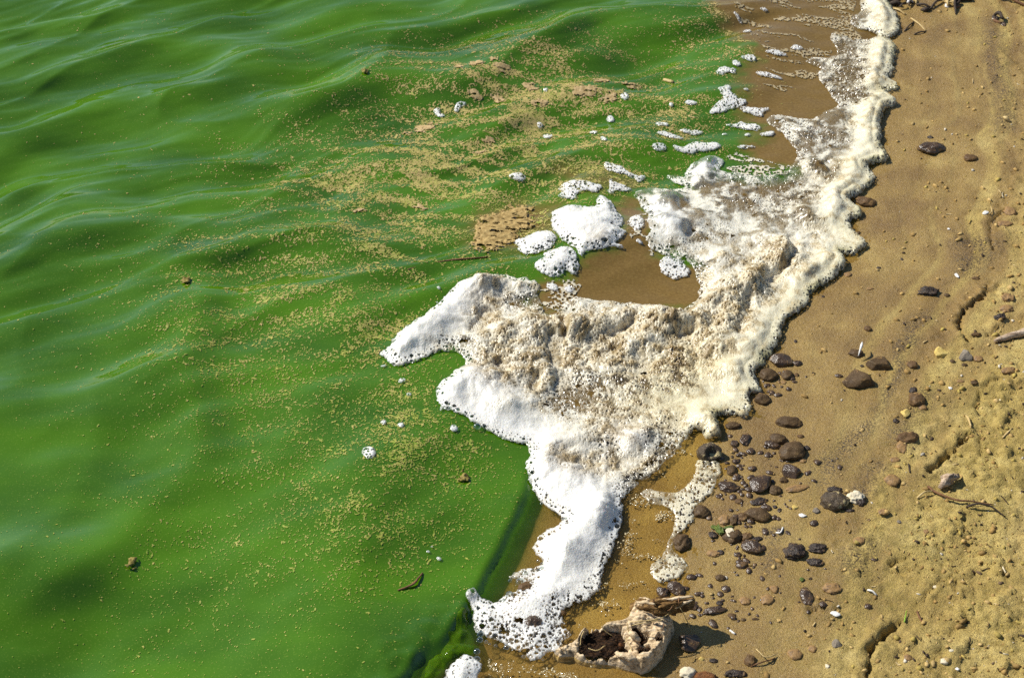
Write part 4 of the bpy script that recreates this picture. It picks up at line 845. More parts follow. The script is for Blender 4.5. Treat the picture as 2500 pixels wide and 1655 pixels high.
ST = [  # view, centre, half sizes, turn, material, shape, label
 (3,1760,950,85,42,-5,'wet','lump','large lumpy dark brown stone on smooth sand at upper right'),
 (3,1755,877,20,9,-5,'dark','ang','tiny dark chip just above the large lumpy stone at upper right'),
 (3,2010,1010,45,22,0,'brown2','round','small oval brown stone right of the large lumpy stone at upper right'),
 (3,2165,115,20,18,0,'dark','clod','dark crumb at the upper left end of a curled bark scrap, far up the beach'),
 (3,2220,155,16,16,0,'wet','round','small wet pebble at the lower end of the curled bark scrap'),
 (3,1345,1290,62,32,10,'brown2','lump','brown stone lying just beside the cream foam edge in the upper beach'),
 (3,1450,962,16,14,0,'dark','round','small dark pebble poking from the cream foam rim below its upper bulge'),
 (5,1060,300,55,36,10,'brown','lump','brown stone wedged in the cream foam at the edge'),
 (5,985,270,22,15,20,'dark','lump','small dark stone in foam, left of the wedged brown stone'),
 (5,1740,555,70,38,0,'dark','clod','dark wet knobbly stone in mid beach above the shoe print'),
 (5,1860,577,18,12,0,'brown','round','small pebble right of the dark knobbly stone'),
 (5,800,1000,72,46,28,'wet','ang','wet angular brown stone right at the foam edge, largest of a cluster'),
 (5,905,1010,34,20,0,'wet','lump','small flat wet stone right of the angular stone at the foam edge'),
 (5,720,1085,58,42,18,'brown','round','smooth dark brown oval stone touching the foam, below the angular one'),
 (5,840,1083,36,36,15,'brown','round','rounded brown stone just right of the smooth oval at the foam'),
 (5,900,1085,16,12,0,'brown2','round','tiny pebble right of the rounded brown stone near the foam'),
 (5,820,1132,18,12,0,'buried','round','tiny sandy pebble below the rounded brown stone near the foam'),
 (5,715,1150,22,11,0,'wet','lump','small wet pebble below the smooth oval stone at the foam edge'),
 (5,680,1240,52,38,8,'brown','round','brown oval stone against the foam with shadow to its right'),
 (5,1280,947,48,30,5,'brown','round','smooth brown stone with a white feather across it'),
 (5,1425,1015,78,46,10,'brown','tri','flat triangular brown stone, upper right of the largest stone'),
 (5,1292,1115,100,76,0,'brown','tri','largest brown triangular stone lying on open smooth sand'),
 (5,1170,1090,26,13,5,'wet','round','small flat pebble left of the largest triangular stone'),
 (5,1318,1028,12,8,0,'dark','round','tiny dark chip between the largest stone and the feathered stone'),
 (5,1640,1022,36,28,10,'brown2','round','lone small brown stone in dark-grained sand right of the triangular stones'),
 (5,1815,945,46,38,-10,'yellow','tri','bright yellow angular stone on the right beach'),
 (5,1975,965,42,42,0,'grey','ang','grey gritty stone with a black shadow right of the yellow stone'),
 (5,2060,980,28,20,10,'buried','lump','half-buried stone right of the grey gritty stone'),
 (5,1970,1020,20,10,0,'brown','round','tiny brown pebble under the grey gritty stone'),
 (5,1895,998,16,10,0,'brown','round','tiny pebble between the yellow and the grey stones'),
 (5,1645,1185,26,26,30,'dark','lump','small dark stone at the top of the cracked brown stone'),
 (5,1668,1240,56,48,35,'brown2','lump','cracked brown stone on the dark-grained sand in mid beach'),
 (5,1705,1290,30,20,30,'buried','lump','sandy lump at the lower end of the cracked brown stone'),
 (5,1595,1328,30,32,20,'yellow','ang','pale yellow flake stone in mid beach below the cracked brown stone'),
 (5,1535,1378,20,16,0,'dark','clod','tiny dark clod left below the pale yellow flake'),
 (5,1355,790,24,20,-20,'brown2','lump','small brown pebble alone in the middle of the beach'),
 (5,1230,445,26,16,0,'buried','round','small half-sunk pebble right by the cream foam bulge'),
 (5,1295,180,13,11,0,'brown','round','tiny pebble beside the foam notch on the upper beach'),
 (5,1070,585,10,8,0,'dark','round','tiny dark pebble just off the foam edge, upper middle'),
 (5,895,870,10,12,0,'dark','round','tiny dark pebble on wet sand right of the foam, above the stone cluster'),
 (5,1370,535,22,9,0,'buried','round','thin dark half-sunk pebble in the middle of the smooth sand'),
 (5,1425,402,14,7,0,'dark','round','tiny flat chip on smooth sand below the upper beach'),
 (5,1572,347,9,9,0,'dark','round','tiny black dot pebble on smooth sand right of the foam notch'),
 (5,2260,42,38,34,0,'buried','lump','rounded sandy clod at the right edge, upper beach'),
 (5,2232,122,46,22,0,'buried','lump','flat sandy clod below the rounded clod at the right edge'),
 (5,2045,470,26,10,5,'brown2','round','flat purplish pebble above the shoe print'),
 (5,2045,830,32,12,0,'brown2','lump','dark flat clod just below the shoe print'),
 (5,2240,660,48,26,-15,'buried','lump','brown muddy clod inside the shoe print, upper'),
 (5,2200,715,42,22,-20,'dark','clod','dark crumbly clod inside the shoe print, lower'),
 (5,2250,590,44,36,0,'buried','clod','crumbly sand clod at the upper right of the shoe print'),
 (5,2035,1135,24,13,5,'brown','round','small brown pebble by the crack below the grey gritty stone'),
 (5,1945,1125,24,10,0,'buried','lump','thin sandy pebble left of the crack below the grey gritty stone'),
 (5,2252,1055,50,24,-10,'buried','lump','dark muddy clod at the right edge above the crack'),
 (7,783,72,78,32,3,'brown','round','long smooth dark oval stone above the stone cluster'),
 (7,455,95,48,24,-5,'brown','lump','flat brown stone just below the curled foam edge'),
 (7,525,170,30,52,20,'wet','lump','tall wet dark stone below the flat stone by the foam'),
 (7,460,195,24,24,0,'wet','ang','small wet stone left of the tall wet dark stone'),
 (7,555,242,24,20,0,'wet','round','small round wet pebble below the tall wet dark stone'),
 (7,510,258,26,12,20,'wet','lump','flat wet chip left of the small round wet pebble'),
 (7,850,155,22,12,-5,'brown2','lump','small reddish pebble above the large domed stone'),
 (7,715,170,50,32,20,'brown','round','smooth dark stone upper left of the large domed stone'),
 (7,680,205,50,24,20,'wet','lump','wet glinting flat stone under the smooth dark stone'),
 (7,800,245,82,58,-28,'brown','round','large domed brown stone on the right of the stone cluster'),
 (7,885,225,24,15,15,'dark','round','small dark knob at the right end of the large domed stone'),
 (7,855,290,20,24,-30,'buried','lump','small sandy stone below right of the large domed stone'),
 (7,800,358,56,46,-25,'wet','ang','wet brown stone below the large domed stone'),
 (7,750,412,28,20,0,'brown','tri','small pointed stone left below the wet brown stone'),
 (7,1475,165,72,40,-15,'brown2','lump','dull double brown stone pressed in sand, mid right'),
 (7,1440,215,34,40,0,'buried','lump','sandy dark patch stone under the dull double stone'),
 (7,1400,290,28,18,0,'buried','round','small sunken stone below the dull double stone'),
 (7,1385,408,46,38,0,'buried','round','round sand-dusted stone in mid right beach'),
 (7,445,352,30,33,0,'brown','round','upright rounded dark pebble in the stone cluster by the foam strand'),
 (7,475,402,26,16,0,'wet','round','small reddish wet pebble under the upright rounded pebble'),
 (7,425,450,62,34,8,'wet','lump','wide wet stone touching the foam strand'),
 (7,610,435,78,46,-32,'wet','slab','long wet slab leaning across the middle of the stone cluster'),
 (7,700,470,36,28,-10,'brown','lump','rounded stone at the right end of the long wet slab'),
 (7,560,395,24,14,-20,'wet','round','small wet pebble at the upper edge of the long wet slab'),
 (7,830,458,70,22,-8,'buried','lump','long half-buried stone right of the long wet slab'),
 (7,605,532,52,24,-18,'dark','slab','black shard tilted above the smooth striped oval stone'),
 (7,645,570,32,18,0,'wet','lump','small wet stone at the right below the black shard'),
 (7,600,612,76,46,24,'brown','round','smooth oval brown stone with pale scratches'),
 (7,510,625,36,26,10,'brown2','round','pale brown pebble left of the scratched oval stone'),
 (7,405,640,36,32,0,'buried','lump','sandy brown stone left of the pale brown pebble'),
 (7,458,645,24,30,10,'brown','lump','dark stone between the sandy stone and the pale brown pebble'),
 (7,490,535,26,16,0,'brown2','round','small pebble left of the black shard'),
 (7,455,740,62,42,5,'brown','lump','flat brown stone carrying a pale round flake and green weed'),
 (7,270,595,46,42,10,'brown','round','solitary round dark stone at the foam strand with a shadow'),
 (7,155,772,50,58,10,'brown','lump','capped brown stone standing in the foam strand'),
 (7,565,800,70,46,40,'wet','lump','broad wet brown stone lower centre of the cluster'),
 (7,535,745,36,30,-40,'brown2','lump','upper lobe stone above the broad wet brown stone'),
 (7,592,757,40,16,-20,'dark','lump','dark slender stone right of the upper lobe stone'),
 (7,815,830,66,58,0,'dark','clod','black knobbly clod with holes, larger of a pair'),
 (7,945,805,55,33,0,'dark','clod','black knobbly clod right of the larger black one'),
 (7,935,890,50,24,5,'dark','lump','flat dark mossy stone below the pair of black clods'),
 (7,1045,535,82,62,5,'streak','lump','dark stone with cream streaks, the larger left one of two'),
 (7,1050,470,44,22,-5,'dark','clod','dark cap on top of the cream-streaked stone'),
 (7,1172,512,54,44,0,'pale','clod','cream and dark broken stone right of the cream-streaked one'),
 (7,1205,540,34,26,0,'dark','clod','dark lump standing in for the dark, shaded side of the broken cream stone'),  # added lump, the stone's shaded side put into its dark colour
 (7,1135,588,30,10,0,'dark','lump','dark flat chip under the cream-streaked stone'),
 (7,1330,595,30,20,0,'buried','lump','sunken stone right of the broken cream stone'),
 (7,1425,655,13,11,0,'grey','round','tiny grey pebble right of the sunken stone, mid right'),
 (7,1190,762,34,24,-15,'buried','round','bluish flat sunken stone right of the black clods'),
 (7,815,570,20,16,10,'yellow','ang','tiny bright yellow chip right of the scratched oval stone'),
 (7,700,568,16,12,30,'dark','clod','tiny black crumb right of the black shard, left of two'),
 (7,725,585,13,14,30,'dark','clod','tiny black crumb right of the black shard, right of two'),
 (7,940,590,22,18,0,'grey','clod','small grey crumb left of the cream-streaked stone'),
 (7,345,838,45,22,0,'buried','lump','sandy sunken stone below the flat stone with the pale flake'),
 (7,380,832,22,15,0,'dark','round','small dark pebble at the right of the sandy sunken stone'),
 (7,515,903,28,18,5,'brown2','round','small oval pebble under the broad wet brown stone'),
 (7,480,845,24,16,0,'wet','lump','small wet pebble left below the broad wet brown stone'),
 (7,380,980,32,20,0,'brown','round','brown pebble alone above the driftwood'),
 (7,210,978,30,20,0,'wet','round','wet pebble right of the foam strand end'),
 (7,120,1040,42,48,-40,'wet','round','smooth wet stone at the upper left behind the driftwood'),
 (7,40,1062,36,34,0,'wet','lump','wet stone just behind the splintered branch of the driftwood'),
 (7,695,1045,26,24,0,'buried','clod','small crumbly stone with a green fleck, lower beach'),
 (7,655,1108,40,34,-20,'buried','lump','sand-covered stone below the crumbly one on the lower beach'),
 (7,880,1085,40,66,0,'wet','lump','tall dark wet stone with a glint on the lower beach'),
 (7,1035,1040,56,36,-5,'buried','lump','sand-buried oval stone right of the tall dark wet stone'),
 (7,525,1115,34,26,20,'buried','lump','flat sunken stone in the lower beach, right of the driftwood'),
 (7,225,1148,28,22,0,'wet','lump','dark wet pebble right of the tip of the driftwood branch'),
 (7,345,1170,70,26,-12,'wet','lump','long flat wet stone just past the driftwood shadow tip'),
 (7,375,1130,20,14,0,'dark','round','small dark pebble above the long flat wet stone'),
 (7,410,1057,16,11,0,'brown','round','tiny pebble right behind the driftwood'),
 (7,445,1200,24,13,0,'brown2','round','small flat pebble right of the long flat wet stone'),
 (7,515,1225,15,10,0,'brown','round','tiny pebble, left of two in the lower beach'),
 (7,585,1222,22,8,0,'brown','round','tiny flat pebble, right of two in the lower beach'),
 (7,195,1355,62,58,20,'wet','slab','flat wet brown slab in the shadow right of the driftwood'),
 (7,265,1455,17,12,0,'yellow','ang','tiny yellow chip below the wet slab by the driftwood'),
 (7,340,1465,26,14,0,'dark','round','tiny dark pebble right of the tiny yellow chip by the driftwood'),
 (7,552,1462,34,38,10,'brown2','lump','brown stone with dry straw beside it, lower beach'),
 (7,815,1425,42,34,10,'buried','round','round sunken brown stone on the lower beach'),
 (7,920,1395,26,22,0,'buried','round','smaller sunken stone right of the round sunken one'),
 (7,1060,1365,30,26,-30,'grey','ang','grey angular stone left of the long dark rut'),
 (7,1585,710,18,14,0,'buried','lump','small sunken crumb left of the short crack, right beach'),
 (7,1640,1028,17,11,-10,'pale','round','small white pebble on the right beach'),
 (7,1690,1470,25,22,0,'pale','clod','pale crumbly lump at the lower right'),
 (7,1475,1445,25,22,0,'buried','clod','sandy clod right of the long dark rut'),
 (7,1005,1498,14,14,0,'pale','ang','tiny pale chip at the bottom left of the long dark rut'),
 (7,1765,1512,14,14,0,'shell','ang','tiny white chip at the bottom right'),
 (7,1730,1405,14,9,0,'pale','round','tiny pale pebble above the pale crumbly lump'),
 (7,470,1540,70,26,0,'dark','clod','dark crumbly patch at the bottom edge right of the driftwood'),
 (7,190,1535,48,40,0,'pale','lump','pale woody lump at the bottom edge below the driftwood'),
 (7,290,1560,70,32,5,'rust','clod','rusty fibrous clump right of the pale woody lump'),
 (6,918,1042,46,28,-18,'brown2','round','reddish stone showing through the white foam near its lower end'),
 (6,962,1255,54,46,0,'wet','lump','wet brown stone sticking out of the lowest white foam'),
 (6,1010,1085,20,16,0,'dark','round','small dark stone inside the foam right of the reddish one'),
 (6,1130,1192,24,16,0,'brown2','round','small reddish pebble at the right rim of the lowest foam'),
 (6,980,1330,24,14,0,'brown2','lump','small brown stone in foam just below the wet brown stone'),
]
for r_ in ST:
    c, cx, cy, rx, ry, rot, mat, style, lab = r_
    fl, sk = .64, .41
    if mat == 'buried': fl, sk = .42, .42
    if style == 'slab': fl, sk = .5, .3
    nm = 'clod' if style == 'clod' or mat == 'buried' else 'stone'
    if c == 6: fl, sk = .8, .2
    if style == 'tri': fl, sk = .45, .25
    stone(c, cx, cy, rx, ry, rot, mat, style, lab, fl, sk, nm, 'clod' if nm == 'clod' else 'stone', 'stones and clods on the beach', water=(c == 6))
# the black hollow stone: a shell of rock round an open mouth
u, v = S(7, (312, 245)); x, y, z = on_ground(u, v+10); k = pxs(v)/2.394
V, F = ICO4; V = V.copy(); r = 1+.14*n3(V, 1.7, 5)+.06*n3(V, 5, 15); V *= r[:, None]
mouth = np.array([.25, -.62, .74]); q = V/np.linalg.norm(V, axis=1)[:, None]@mouth; V *= (1-.72*sstep(.72, .92, q))[:, None]
V *= [72*k, 62*k, 58*k]; o = link('stone', mesh_np('stone', V, F, M['streak'])); o.location = (x, y, z+.006); tag(o, 'dark hollow stone like an open mouth at the curled foam edge', 'stone', 'stones and clods on the beach')
# pale flake on the flat stone, green weed beside it
stone(7, 440, 728, 29, 29, 0, 'pale', 'slab', 'round cream flake lying on the flat brown stone', .25, -.9, 'flake', 'stone', seed=12)
for (cx, cy, rx, ry, rot, lab) in [(375,705,26,34,-15,'yellow-green weed strip draped left of the cream flake'), (425,690,34,12,-15,'green weed strip on top of the flat stone with the flake'), (345,690,24,14,20,'mossy weed tuft leftmost of the weed on the flat stone'), (335,735,28,20,10,'dark muddy tuft under the green weed')]:
    stone(7, cx, cy, rx, ry, rot, 'moss' if 'dark' not in lab else 'dark', 'clod', lab, .3, -.2, 'water_weed', 'weed')
stone(7, 855, 993, 15, 13, 0, 'moss', 'clod', 'tiny mossy crumb above the tall dark wet stone', .6, .2, 'moss_crumb', 'moss')
for (c, cx, cy, rx, ry, rot, lab) in [(12,690,152,34,17,-15,'white shell piece beside the curving crack at upper right'), (12,434,720,18,36,-6,'upright white shell chip above the shoe print'), (12,357,298,14,11,0,'tiny pale shell chip on the upper right beach'),
      (7,862,618,24,13,12,'small white open shell near the tiny yellow chip'), (7,1050,1192,30,16,10,'whitish scrap in the sand below the buried oval stone'), (5,1880,1170,14,9,20,'tiny grey-white shell bit right of the cracked brown stone'), (3,1640,10,18,13,0,'pale scrap in the reed litter, left'), (3,1858,38,14,16,0,'pinkish pale scrap in the reed litter, right')]:
    stone(c, cx, cy, rx, ry, rot, 'shell', 'slab', lab, .4, .1, 'shell', 'shell')
# crust of crumbs strewn over the dry sand: nobody could count it
def crumbs(name, n, region, rng, seed, tints, lab):
    rs = np.random.RandomState(seed); VV = []; FF = []; TT = []; off = 0; V0, F0 = ICO1
    xs = rs.uniform(region[0], region[1], n*4); ys = rs.uniform(region[2], region[3], n*4)
    s = -lake_d(xs, ys); dn = fbm(xs*9, ys*9, 3, seed)
    ok = (s > .02) & (rs.rand(n*4) < np.clip(.08+1.1*sstep(.12, .45, s)*(.45+dn), 0, 1)); xs = xs[ok][:n]; ys = ys[ok][:n]; zs = g_look(xs, ys)
    for x, y, z in zip(xs, ys, zs):
        r = rng[0]*(rng[1]/rng[0])**(rs.rand()**2.2); V = V0*(1+.8*(rs.rand(len(V0), 1)-.5)); t = rs.rand()*6.28
        V = V*[r*rs.uniform(.8, 1.6), r*rs.uniform(.6, 1), r*rs.uniform(.45, .8)]
        X = V[:, 0]*math.cos(t)-V[:, 1]*math.sin(t); Y = V[:, 0]*math.sin(t)+V[:, 1]*math.cos(t)
        VV.append(np.stack([X+x, Y+y, V[:, 2]+z+r*.15], 1)); FF.append(F0+off); off += len(V0)
        TT.append(np.tile(tints[rs.randint(len(tints))]*rs.uniform(.75, 1.2), (len(V0), 1)))
    o = link(name, mesh_np(name, np.concatenate(VV), np.concatenate(FF), M['crumb'], {'tint': np.concatenate(TT)})); tag(o, lab, 'grit', kind='stuff')
crumbs('sand_crumbs', 11000, (.15, 1.5, .98, 3.2), (.0010, .0050), 401, [lin(184, 152, 92), lin(170, 138, 80), lin(198, 168, 108), lin(160, 128, 72), lin(176, 154, 80)], 'sandy crumbs and grit strewn over the upper beach')
crumbs('dark_grit', 2600, (.15, 1.5, .98, 3.2), (.0008, .0034), 402, [lin(62, 48, 36), lin(84, 66, 50), lin(104, 84, 62), lin(210, 200, 180)], 'dark mineral grit sprinkled over the beach')

def gravel(n, spots, seed):
    rs = np.random.RandomState(seed); VV = []; FF = []; TT = []; off = 0; V0, F0 = ICO3[0][::1], ICO3[1]
    V0, F0 = ico(2)
    for k in range(n):
        (cx, cy), r0 = spots[rs.randint(len(spots))]; x = cx+rs.normal()*r0; y = cy+rs.normal()*r0; z = float(g_look(np.array([x]), np.array([y]))[0])
        if float(lake_d(np.array([x]), np.array([y]))[0]) > 0: continue
        r = .0018+.0042*rs.rand()**2; V = V0*(1+.30*n3(V0, 1.8, seed+k))[:, None]*[r*rs.uniform(1, 1.6), r, r*rs.uniform(.5, .8)]; t = rs.rand()*6.28
        X = V[:, 0]*math.cos(t)-V[:, 1]*math.sin(t); Y = V[:, 0]*math.sin(t)+V[:, 1]*math.cos(t)
        VV.append(np.stack([X+x, Y+y, V[:, 2]+z], 1)); FF.append(F0+off); off += len(V0)
    o = link('gravel', mesh_np('gravel', np.concatenate(VV), np.concatenate(FF), M['wet'])); tag(o, 'small wet gravel scattered between the brown stones near the foam', 'gravel', kind='stuff')
gravel(260, [(tuple(P(7, [p], .008)[0]), r) for p, r in [((480,260), .022), ((440,420), .022), ((600,480), .028), ((640,600), .03), ((480,680), .03), ((560,860), .03), ((760,300), .03), ((250,1080), .03), ((360,1180), .03), ((860,900), .05)]] + [(tuple(P(5, [p], .008)[0]), r) for p, r in [((820,1080), .02), ((720,1160), .015)]], 77)

# ================================================================== twigs, straws, sticks
def tube(name, pts, rad, mat, parent=None, n=7, jit=.0, sub=4, gnarl=0.):
    pts = np.array(pts, float); k = len(pts)
    if sub > 1:                                              # Catmull-Rom
        Q = []; e = np.vstack([2*pts[0]-pts[1], pts, 2*pts[-1]-pts[-2]])
        for i in range(k-1):
            p0, p1, p2, p3 = e[i:i+4]
            for j in range(sub):
                t = j/sub; Q.append(.5*((2*p1)+(p2-p0)*t+(2*p0-5*p1+4*p2-p3)*t*t+(3*p1-p0-3*p2+p3)*t**3))
        Q.append(pts[-1]); pts = np.array(Q); k = len(pts)
    rr = np.interp(np.linspace(0, 1, k), np.linspace(0, 1, len(rad)), rad) if hasattr(rad, '__len__') else np.full(k, rad)
    V = []; F = []
    T = np.gradient(pts, axis=0); up = np.array([.1, .05, 1.])
    for i in range(k):
        t = T[i]/np.linalg.norm(T[i]); a = np.cross(t, up); a /= np.linalg.norm(a); b = np.cross(a, t)
        for j in range(n):
            q = 2*math.pi*j/n; rad_ = rr[i]*(1+jit*math.sin(j*2.1+i*.9)+jit*.7*math.sin(j*5.3-i*1.7)+(gnarl*(GN[j % n, 0]*.7+.9*float(pn(j*.9+.37, i*.16+.2, 71))+.35*float(pn(j*1.7, i*.7+.1, 72))) if gnarl else 0)); V.append(pts[i]+rad_*(a*math.cos(q)+b*math.sin(q)))
    for i in range(k-1):
        for j in range(n): F.append((i*n+j, i*n+(j+1) % n, (i+1)*n+(j+1) % n, (i+1)*n+j))
    V.append(pts[0]); V.append(pts[-1]); c0, c1 = len(V)-2, len(V)-1
    for j in range(n): F.append((c0, (j+1) % n, j, j)); F.append((c1, (k-1)*n+j, (k-1)*n+(j+1) % n, (k-1)*n+(j+1) % n))
    bm_f = [f if len(set(f)) == 4 else f[:3] for f in F]
    me = bpy.data.meshes.new(name); me.from_pydata([tuple(v) for v in V], [], bm_f); me.materials.append(M[mat])
    me.polygons.foreach_set('use_smooth', [True]*len(me.polygons)); me.update()
    return link(name, me, parent)
GN = np.random.RandomState(4).uniform(-1, 1, (64, 1))
def lay(c, pts, lift=.001, water=False):
    out = []
    for i, p in enumerate(pts):
        u, v = S(c, p[:2])
        if water:
            x, y = at(u, v); z = float(w_look(np.array([x]), np.array([y]))[0]); x, y = at(u, v, z)
        else: x, y, z = on_ground(u, v)
        out.append((x, y, z+lift+(p[2] if len(p) > 2 else 0)))
    return out
TW = [(5, [(2160,882),(2250,855),(2352,828),(2480,790)], [.0022,.0062,.0066,.006], 'stick', 'bleached_stick', 'pale bleached stick entering from the right edge', 'stick', .005),
 (7, [(1592,452),(1640,498,.003),(1750,545,.005),(1830,550,.004),(1975,560)], [.0018,.0018,.0014,.0008], 'twig', 'twig', 'long reddish-brown forked twig lying on the right beach', 'twig', .002),
 (7, [(1528,522),(1570,497,.004),(1620,490,.003)], .0013, 'straw', 'straw', 'short pale straw at the left end of the forked twig', 'straw', .002),
 (7, [(1815,575),(1870,572,.006),(1950,585,.006),(2045,632)], [.0016,.0014,.001], 'darktwig', 'twig', 'thin dark arched twig right of the forked twig', 'twig', .002),
 (7, [(1815,38),(1828,70,.004),(1842,105,.002)], .0011, 'straw', 'straw', 'white dry grass stem at the top of the long groove', 'straw', .002),
 (7, [(1840,95),(1850,140)], .0008, 'straw', 'straw', 'tiny straw end below the white grass stem', 'straw', .002),
 (7, [(1240,1055),(1265,1070,.003),(1293,1086)], .0014, 'shell', 'straw', 'short white straw on the lower right beach', 'straw', .001),
 (7, [(1455,1243),(1465,1182,.003)], [.0010,.0004], 'blade', 'grass_blade', 'single bright green grass blade beside the rut', 'grass', .001),
 (7, [(1685,330),(1770,320)], .0014, 'straw', 'straw', 'small pale straw below the long groove', 'straw', .001),
 (7, [(1480,320),(1488,370)], .0012, 'darktwig', 'twig', 'tiny dark twig left of the long groove end', 'twig', .001),
 (7, [(590,1400),(600,1430,.006),(640,1470,.008),(700,1440,.002)], .0008, 'straw', 'straw', 'dry curled straw beside the brown lower stone', 'straw', .001),
 (7, [(560,1500),(620,1485,.003),(700,1455)], .0010, 'twig', 'twig', 'brown straw loop under the lower stone with dry straw', 'twig', .001),
 (7, [(705,720),(730,725,.002),(745,690)], .0012, 'shell', 'straw', 'small bent white straw on the sand right of the stone cluster', 'straw', .001),
 (7, [(435,1290),(465,1312)], .0014, 'shell', 'straw', 'tiny white splinter right of the driftwood', 'straw', .001),
 (7, [(920,1265),(935,1245)], .0010, 'straw', 'straw', 'tiny straw fleck on the lower beach', 'straw', .001),
 (7, [(2030,165),(2085,110)], .0013, 'straw', 'straw', 'faint straw at the far right of the beach', 'straw', .001),
 (7, [(1530,1180),(1545,1220),(1560,1240)], .0013, 'twig', 'twig', 'short reddish twig bit right of the green blade', 'twig', .001),
 (5, [(1980,1345),(1995,1385,.003),(2012,1425)], .0010, 'straw', 'straw', 'fine dry grass leaf above the long groove', 'straw', .001),
 (12, [(125,1335),(165,1315)], .0012, 'straw', 'straw', 'short straw left of the yellow stone', 'straw', .001),
 (12, [(780,1340),(830,1330)], .0010, 'twig', 'twig', 'tiny twig below the bleached stick tip', 'twig', .001),
 (12, [(738,110,.004),(748,150,.003),(725,165)], .0009, 'straw', 'straw', 'thin pale fibre by the white shell piece', 'straw', .001),
 (13, [(200,150),(290,200,.004),(410,255)], .0019, 'straw', 'straw', 'yellow straw pointing out of the foam at the upper beach', 'straw', .001),
 (13, [(390,530),(470,450,.003),(545,375)], .0016, 'darktwig', 'twig', 'dark straight twig near the foam, left side of an open triangle', 'twig', .001),
 (13, [(500,310),(620,420,.003),(745,520)], .0017, 'straw', 'straw', 'pale stem forming the upper side of an open triangle', 'straw', .001),
 (13, [(550,580),(650,560,.003),(745,535)], .0017, 'darktwig', 'twig', 'brown twig forming the lower side of an open triangle', 'twig', .001),
 (13, [(660,180),(740,190,.002),(820,165)], [.002,.006,.002], 'darktwig', 'dark_leaf', 'black curled leaf below the reed litter', 'leaf', .002),
 (13, [(830,160),(900,90,.006),(1000,40,.004)], .0026, 'darktwig', 'twig', 'dark twig rising from the curled leaf into the litter', 'twig', .002),
 (13, [(590,95),(700,115,.004),(830,145)], .0024, 'darktwig', 'twig', 'dark twig left of the curled leaf', 'twig', .002),
 (13, [(1205,-60),(1210,80,.008),(1225,180,.004),(1235,250)], [.004,.003,.0012], 'darktwig', 'twig', 'dark twig hanging down from the reed litter', 'twig', .002),
 (13, [(1230,145),(1300,120)], .0030, 'twig', 'twig', 'short brown twig crossing the hanging dark twig', 'twig', .002),
 (13, [(1980,0),(2120,25,.004),(2369,85),(2500,110)], .0034, 'twig', 'twig', 'reddish twig at the top right corner', 'twig', .003),
 (13, [(2200,-10),(2369,20)], .0028, 'darktwig', 'twig', 'dark twig above the reddish one at the corner', 'twig', .004),
 (13, [(1870,280,.003),(1940,300,.010),(2010,370,.006)], [.003,.0045,.003], 'darktwig', 'bark_scrap', 'dark curled bark scrap far up the beach', 'bark', .002),
 (13, [(1870,330),(1900,370),(1990,400)], [.002,.003,.003], 'twig', 'bark_scrap', 'brown lower edge of the curled bark scrap', 'bark', .002),
 (6, [(170,1056),(225,1040,.001),(268,1022,.003),(292,990,.002),(316,955)], [.0008,.0018,.0016,.0009], 'twig', 'floating_twig', 'bent brown twig floating on the green water near the surge', 'twig', .001),
 (4, [(280,470),(430,432),(600,402),(720,392),(862,380)], [.0007,.0017,.0017,.0010], 'twig', 'floating_twig', 'long thin reddish stem floating among the algae flakes', 'twig', .001),
 (2, [(2145,512),(2205,530)], .0036, 'straw', 'floating_straw', 'short thick pale straw floating on green water, upper right', 'straw', .001),
 (2, [(1980,812),(2060,850)], .0010, 'straw', 'floating_straw', 'thin pale stem floating among foam ovals', 'straw', .001),
 (2, [(2300,745),(2352,757)], .0012, 'straw', 'floating_straw', 'thin pale stem floating left of the zigzag foam patch', 'straw', .001)]
for c, pts, rad, mat, nm, lab, cat, lift in TW:
    o = tube(nm, lay(c, pts, lift, water=(c in (2, 4, 6))), rad, mat, jit=.12); tag(o, lab, cat)
# reed litter at the top edge: each piece one thing
LT = [((140,90),(330,110),.006,'darktwig'),((230,15),(310,70),.0028,'straw'),((380,20),(480,60),.006,'darktwig'),((440,100),(475,40),.0036,'shell'),((505,-20),(555,60),.0045,'straw'),((555,40),(585,95),.0034,'straw'),((460,130),(470,30),.0022,'darktwig'),
      ((300,165),(400,120),.0022,'darktwig'),((960,-10),(1040,60),.0028,'straw'),((1060,60),(1110,125),.004,'straw'),((1150,20),(1200,130),.0026,'straw'),((1110,90),(1200,125),.0022,'straw'),((1220,30),(1500,10),.007,'darktwig'),((1310,60),(1240,130),.003,'darktwig'),
      ((60,0),(200,40),.005,'darktwig'),((250,60),(460,20),.005,'twig'),((620,0),(480,-60),.004,'straw'),((1000,-40),(1250,-20),.006,'darktwig'),((1030,-30),(1090,40),.0055,'stick'),((150,-60),(560,-40),.007,'darktwig'),((1400,-20),(1620,-40),.005,'twig')]
LL = ['dark','pale','blackish','white','thick pale','short pale','thin black','fine dark','slanting yellow','cream','upright yellow','thin yellowish','broad dark','short dark','dark outermost','brown','bent straw-coloured','dark flat','pinkish','long dark','brown rightmost']
for i, ((p, q, r_, mt), ad) in enumerate(zip(LT, LL)):
    mid = ((p[0]+q[0])/2+6, (p[1]+q[1])/2-4, .004)
    o = tube('reed_piece', lay(13, [p, mid, q], .003+.0012*(i % 4)), [r_*.7, r_, r_*.6], mt, jit=.15)
    side = 'left' if p[0] < 800 else 'right'
    tag(o, f'{ad} reed piece in the {side} litter heap at the top of the beach', 'reed', 'reed litter at the top of the beach')
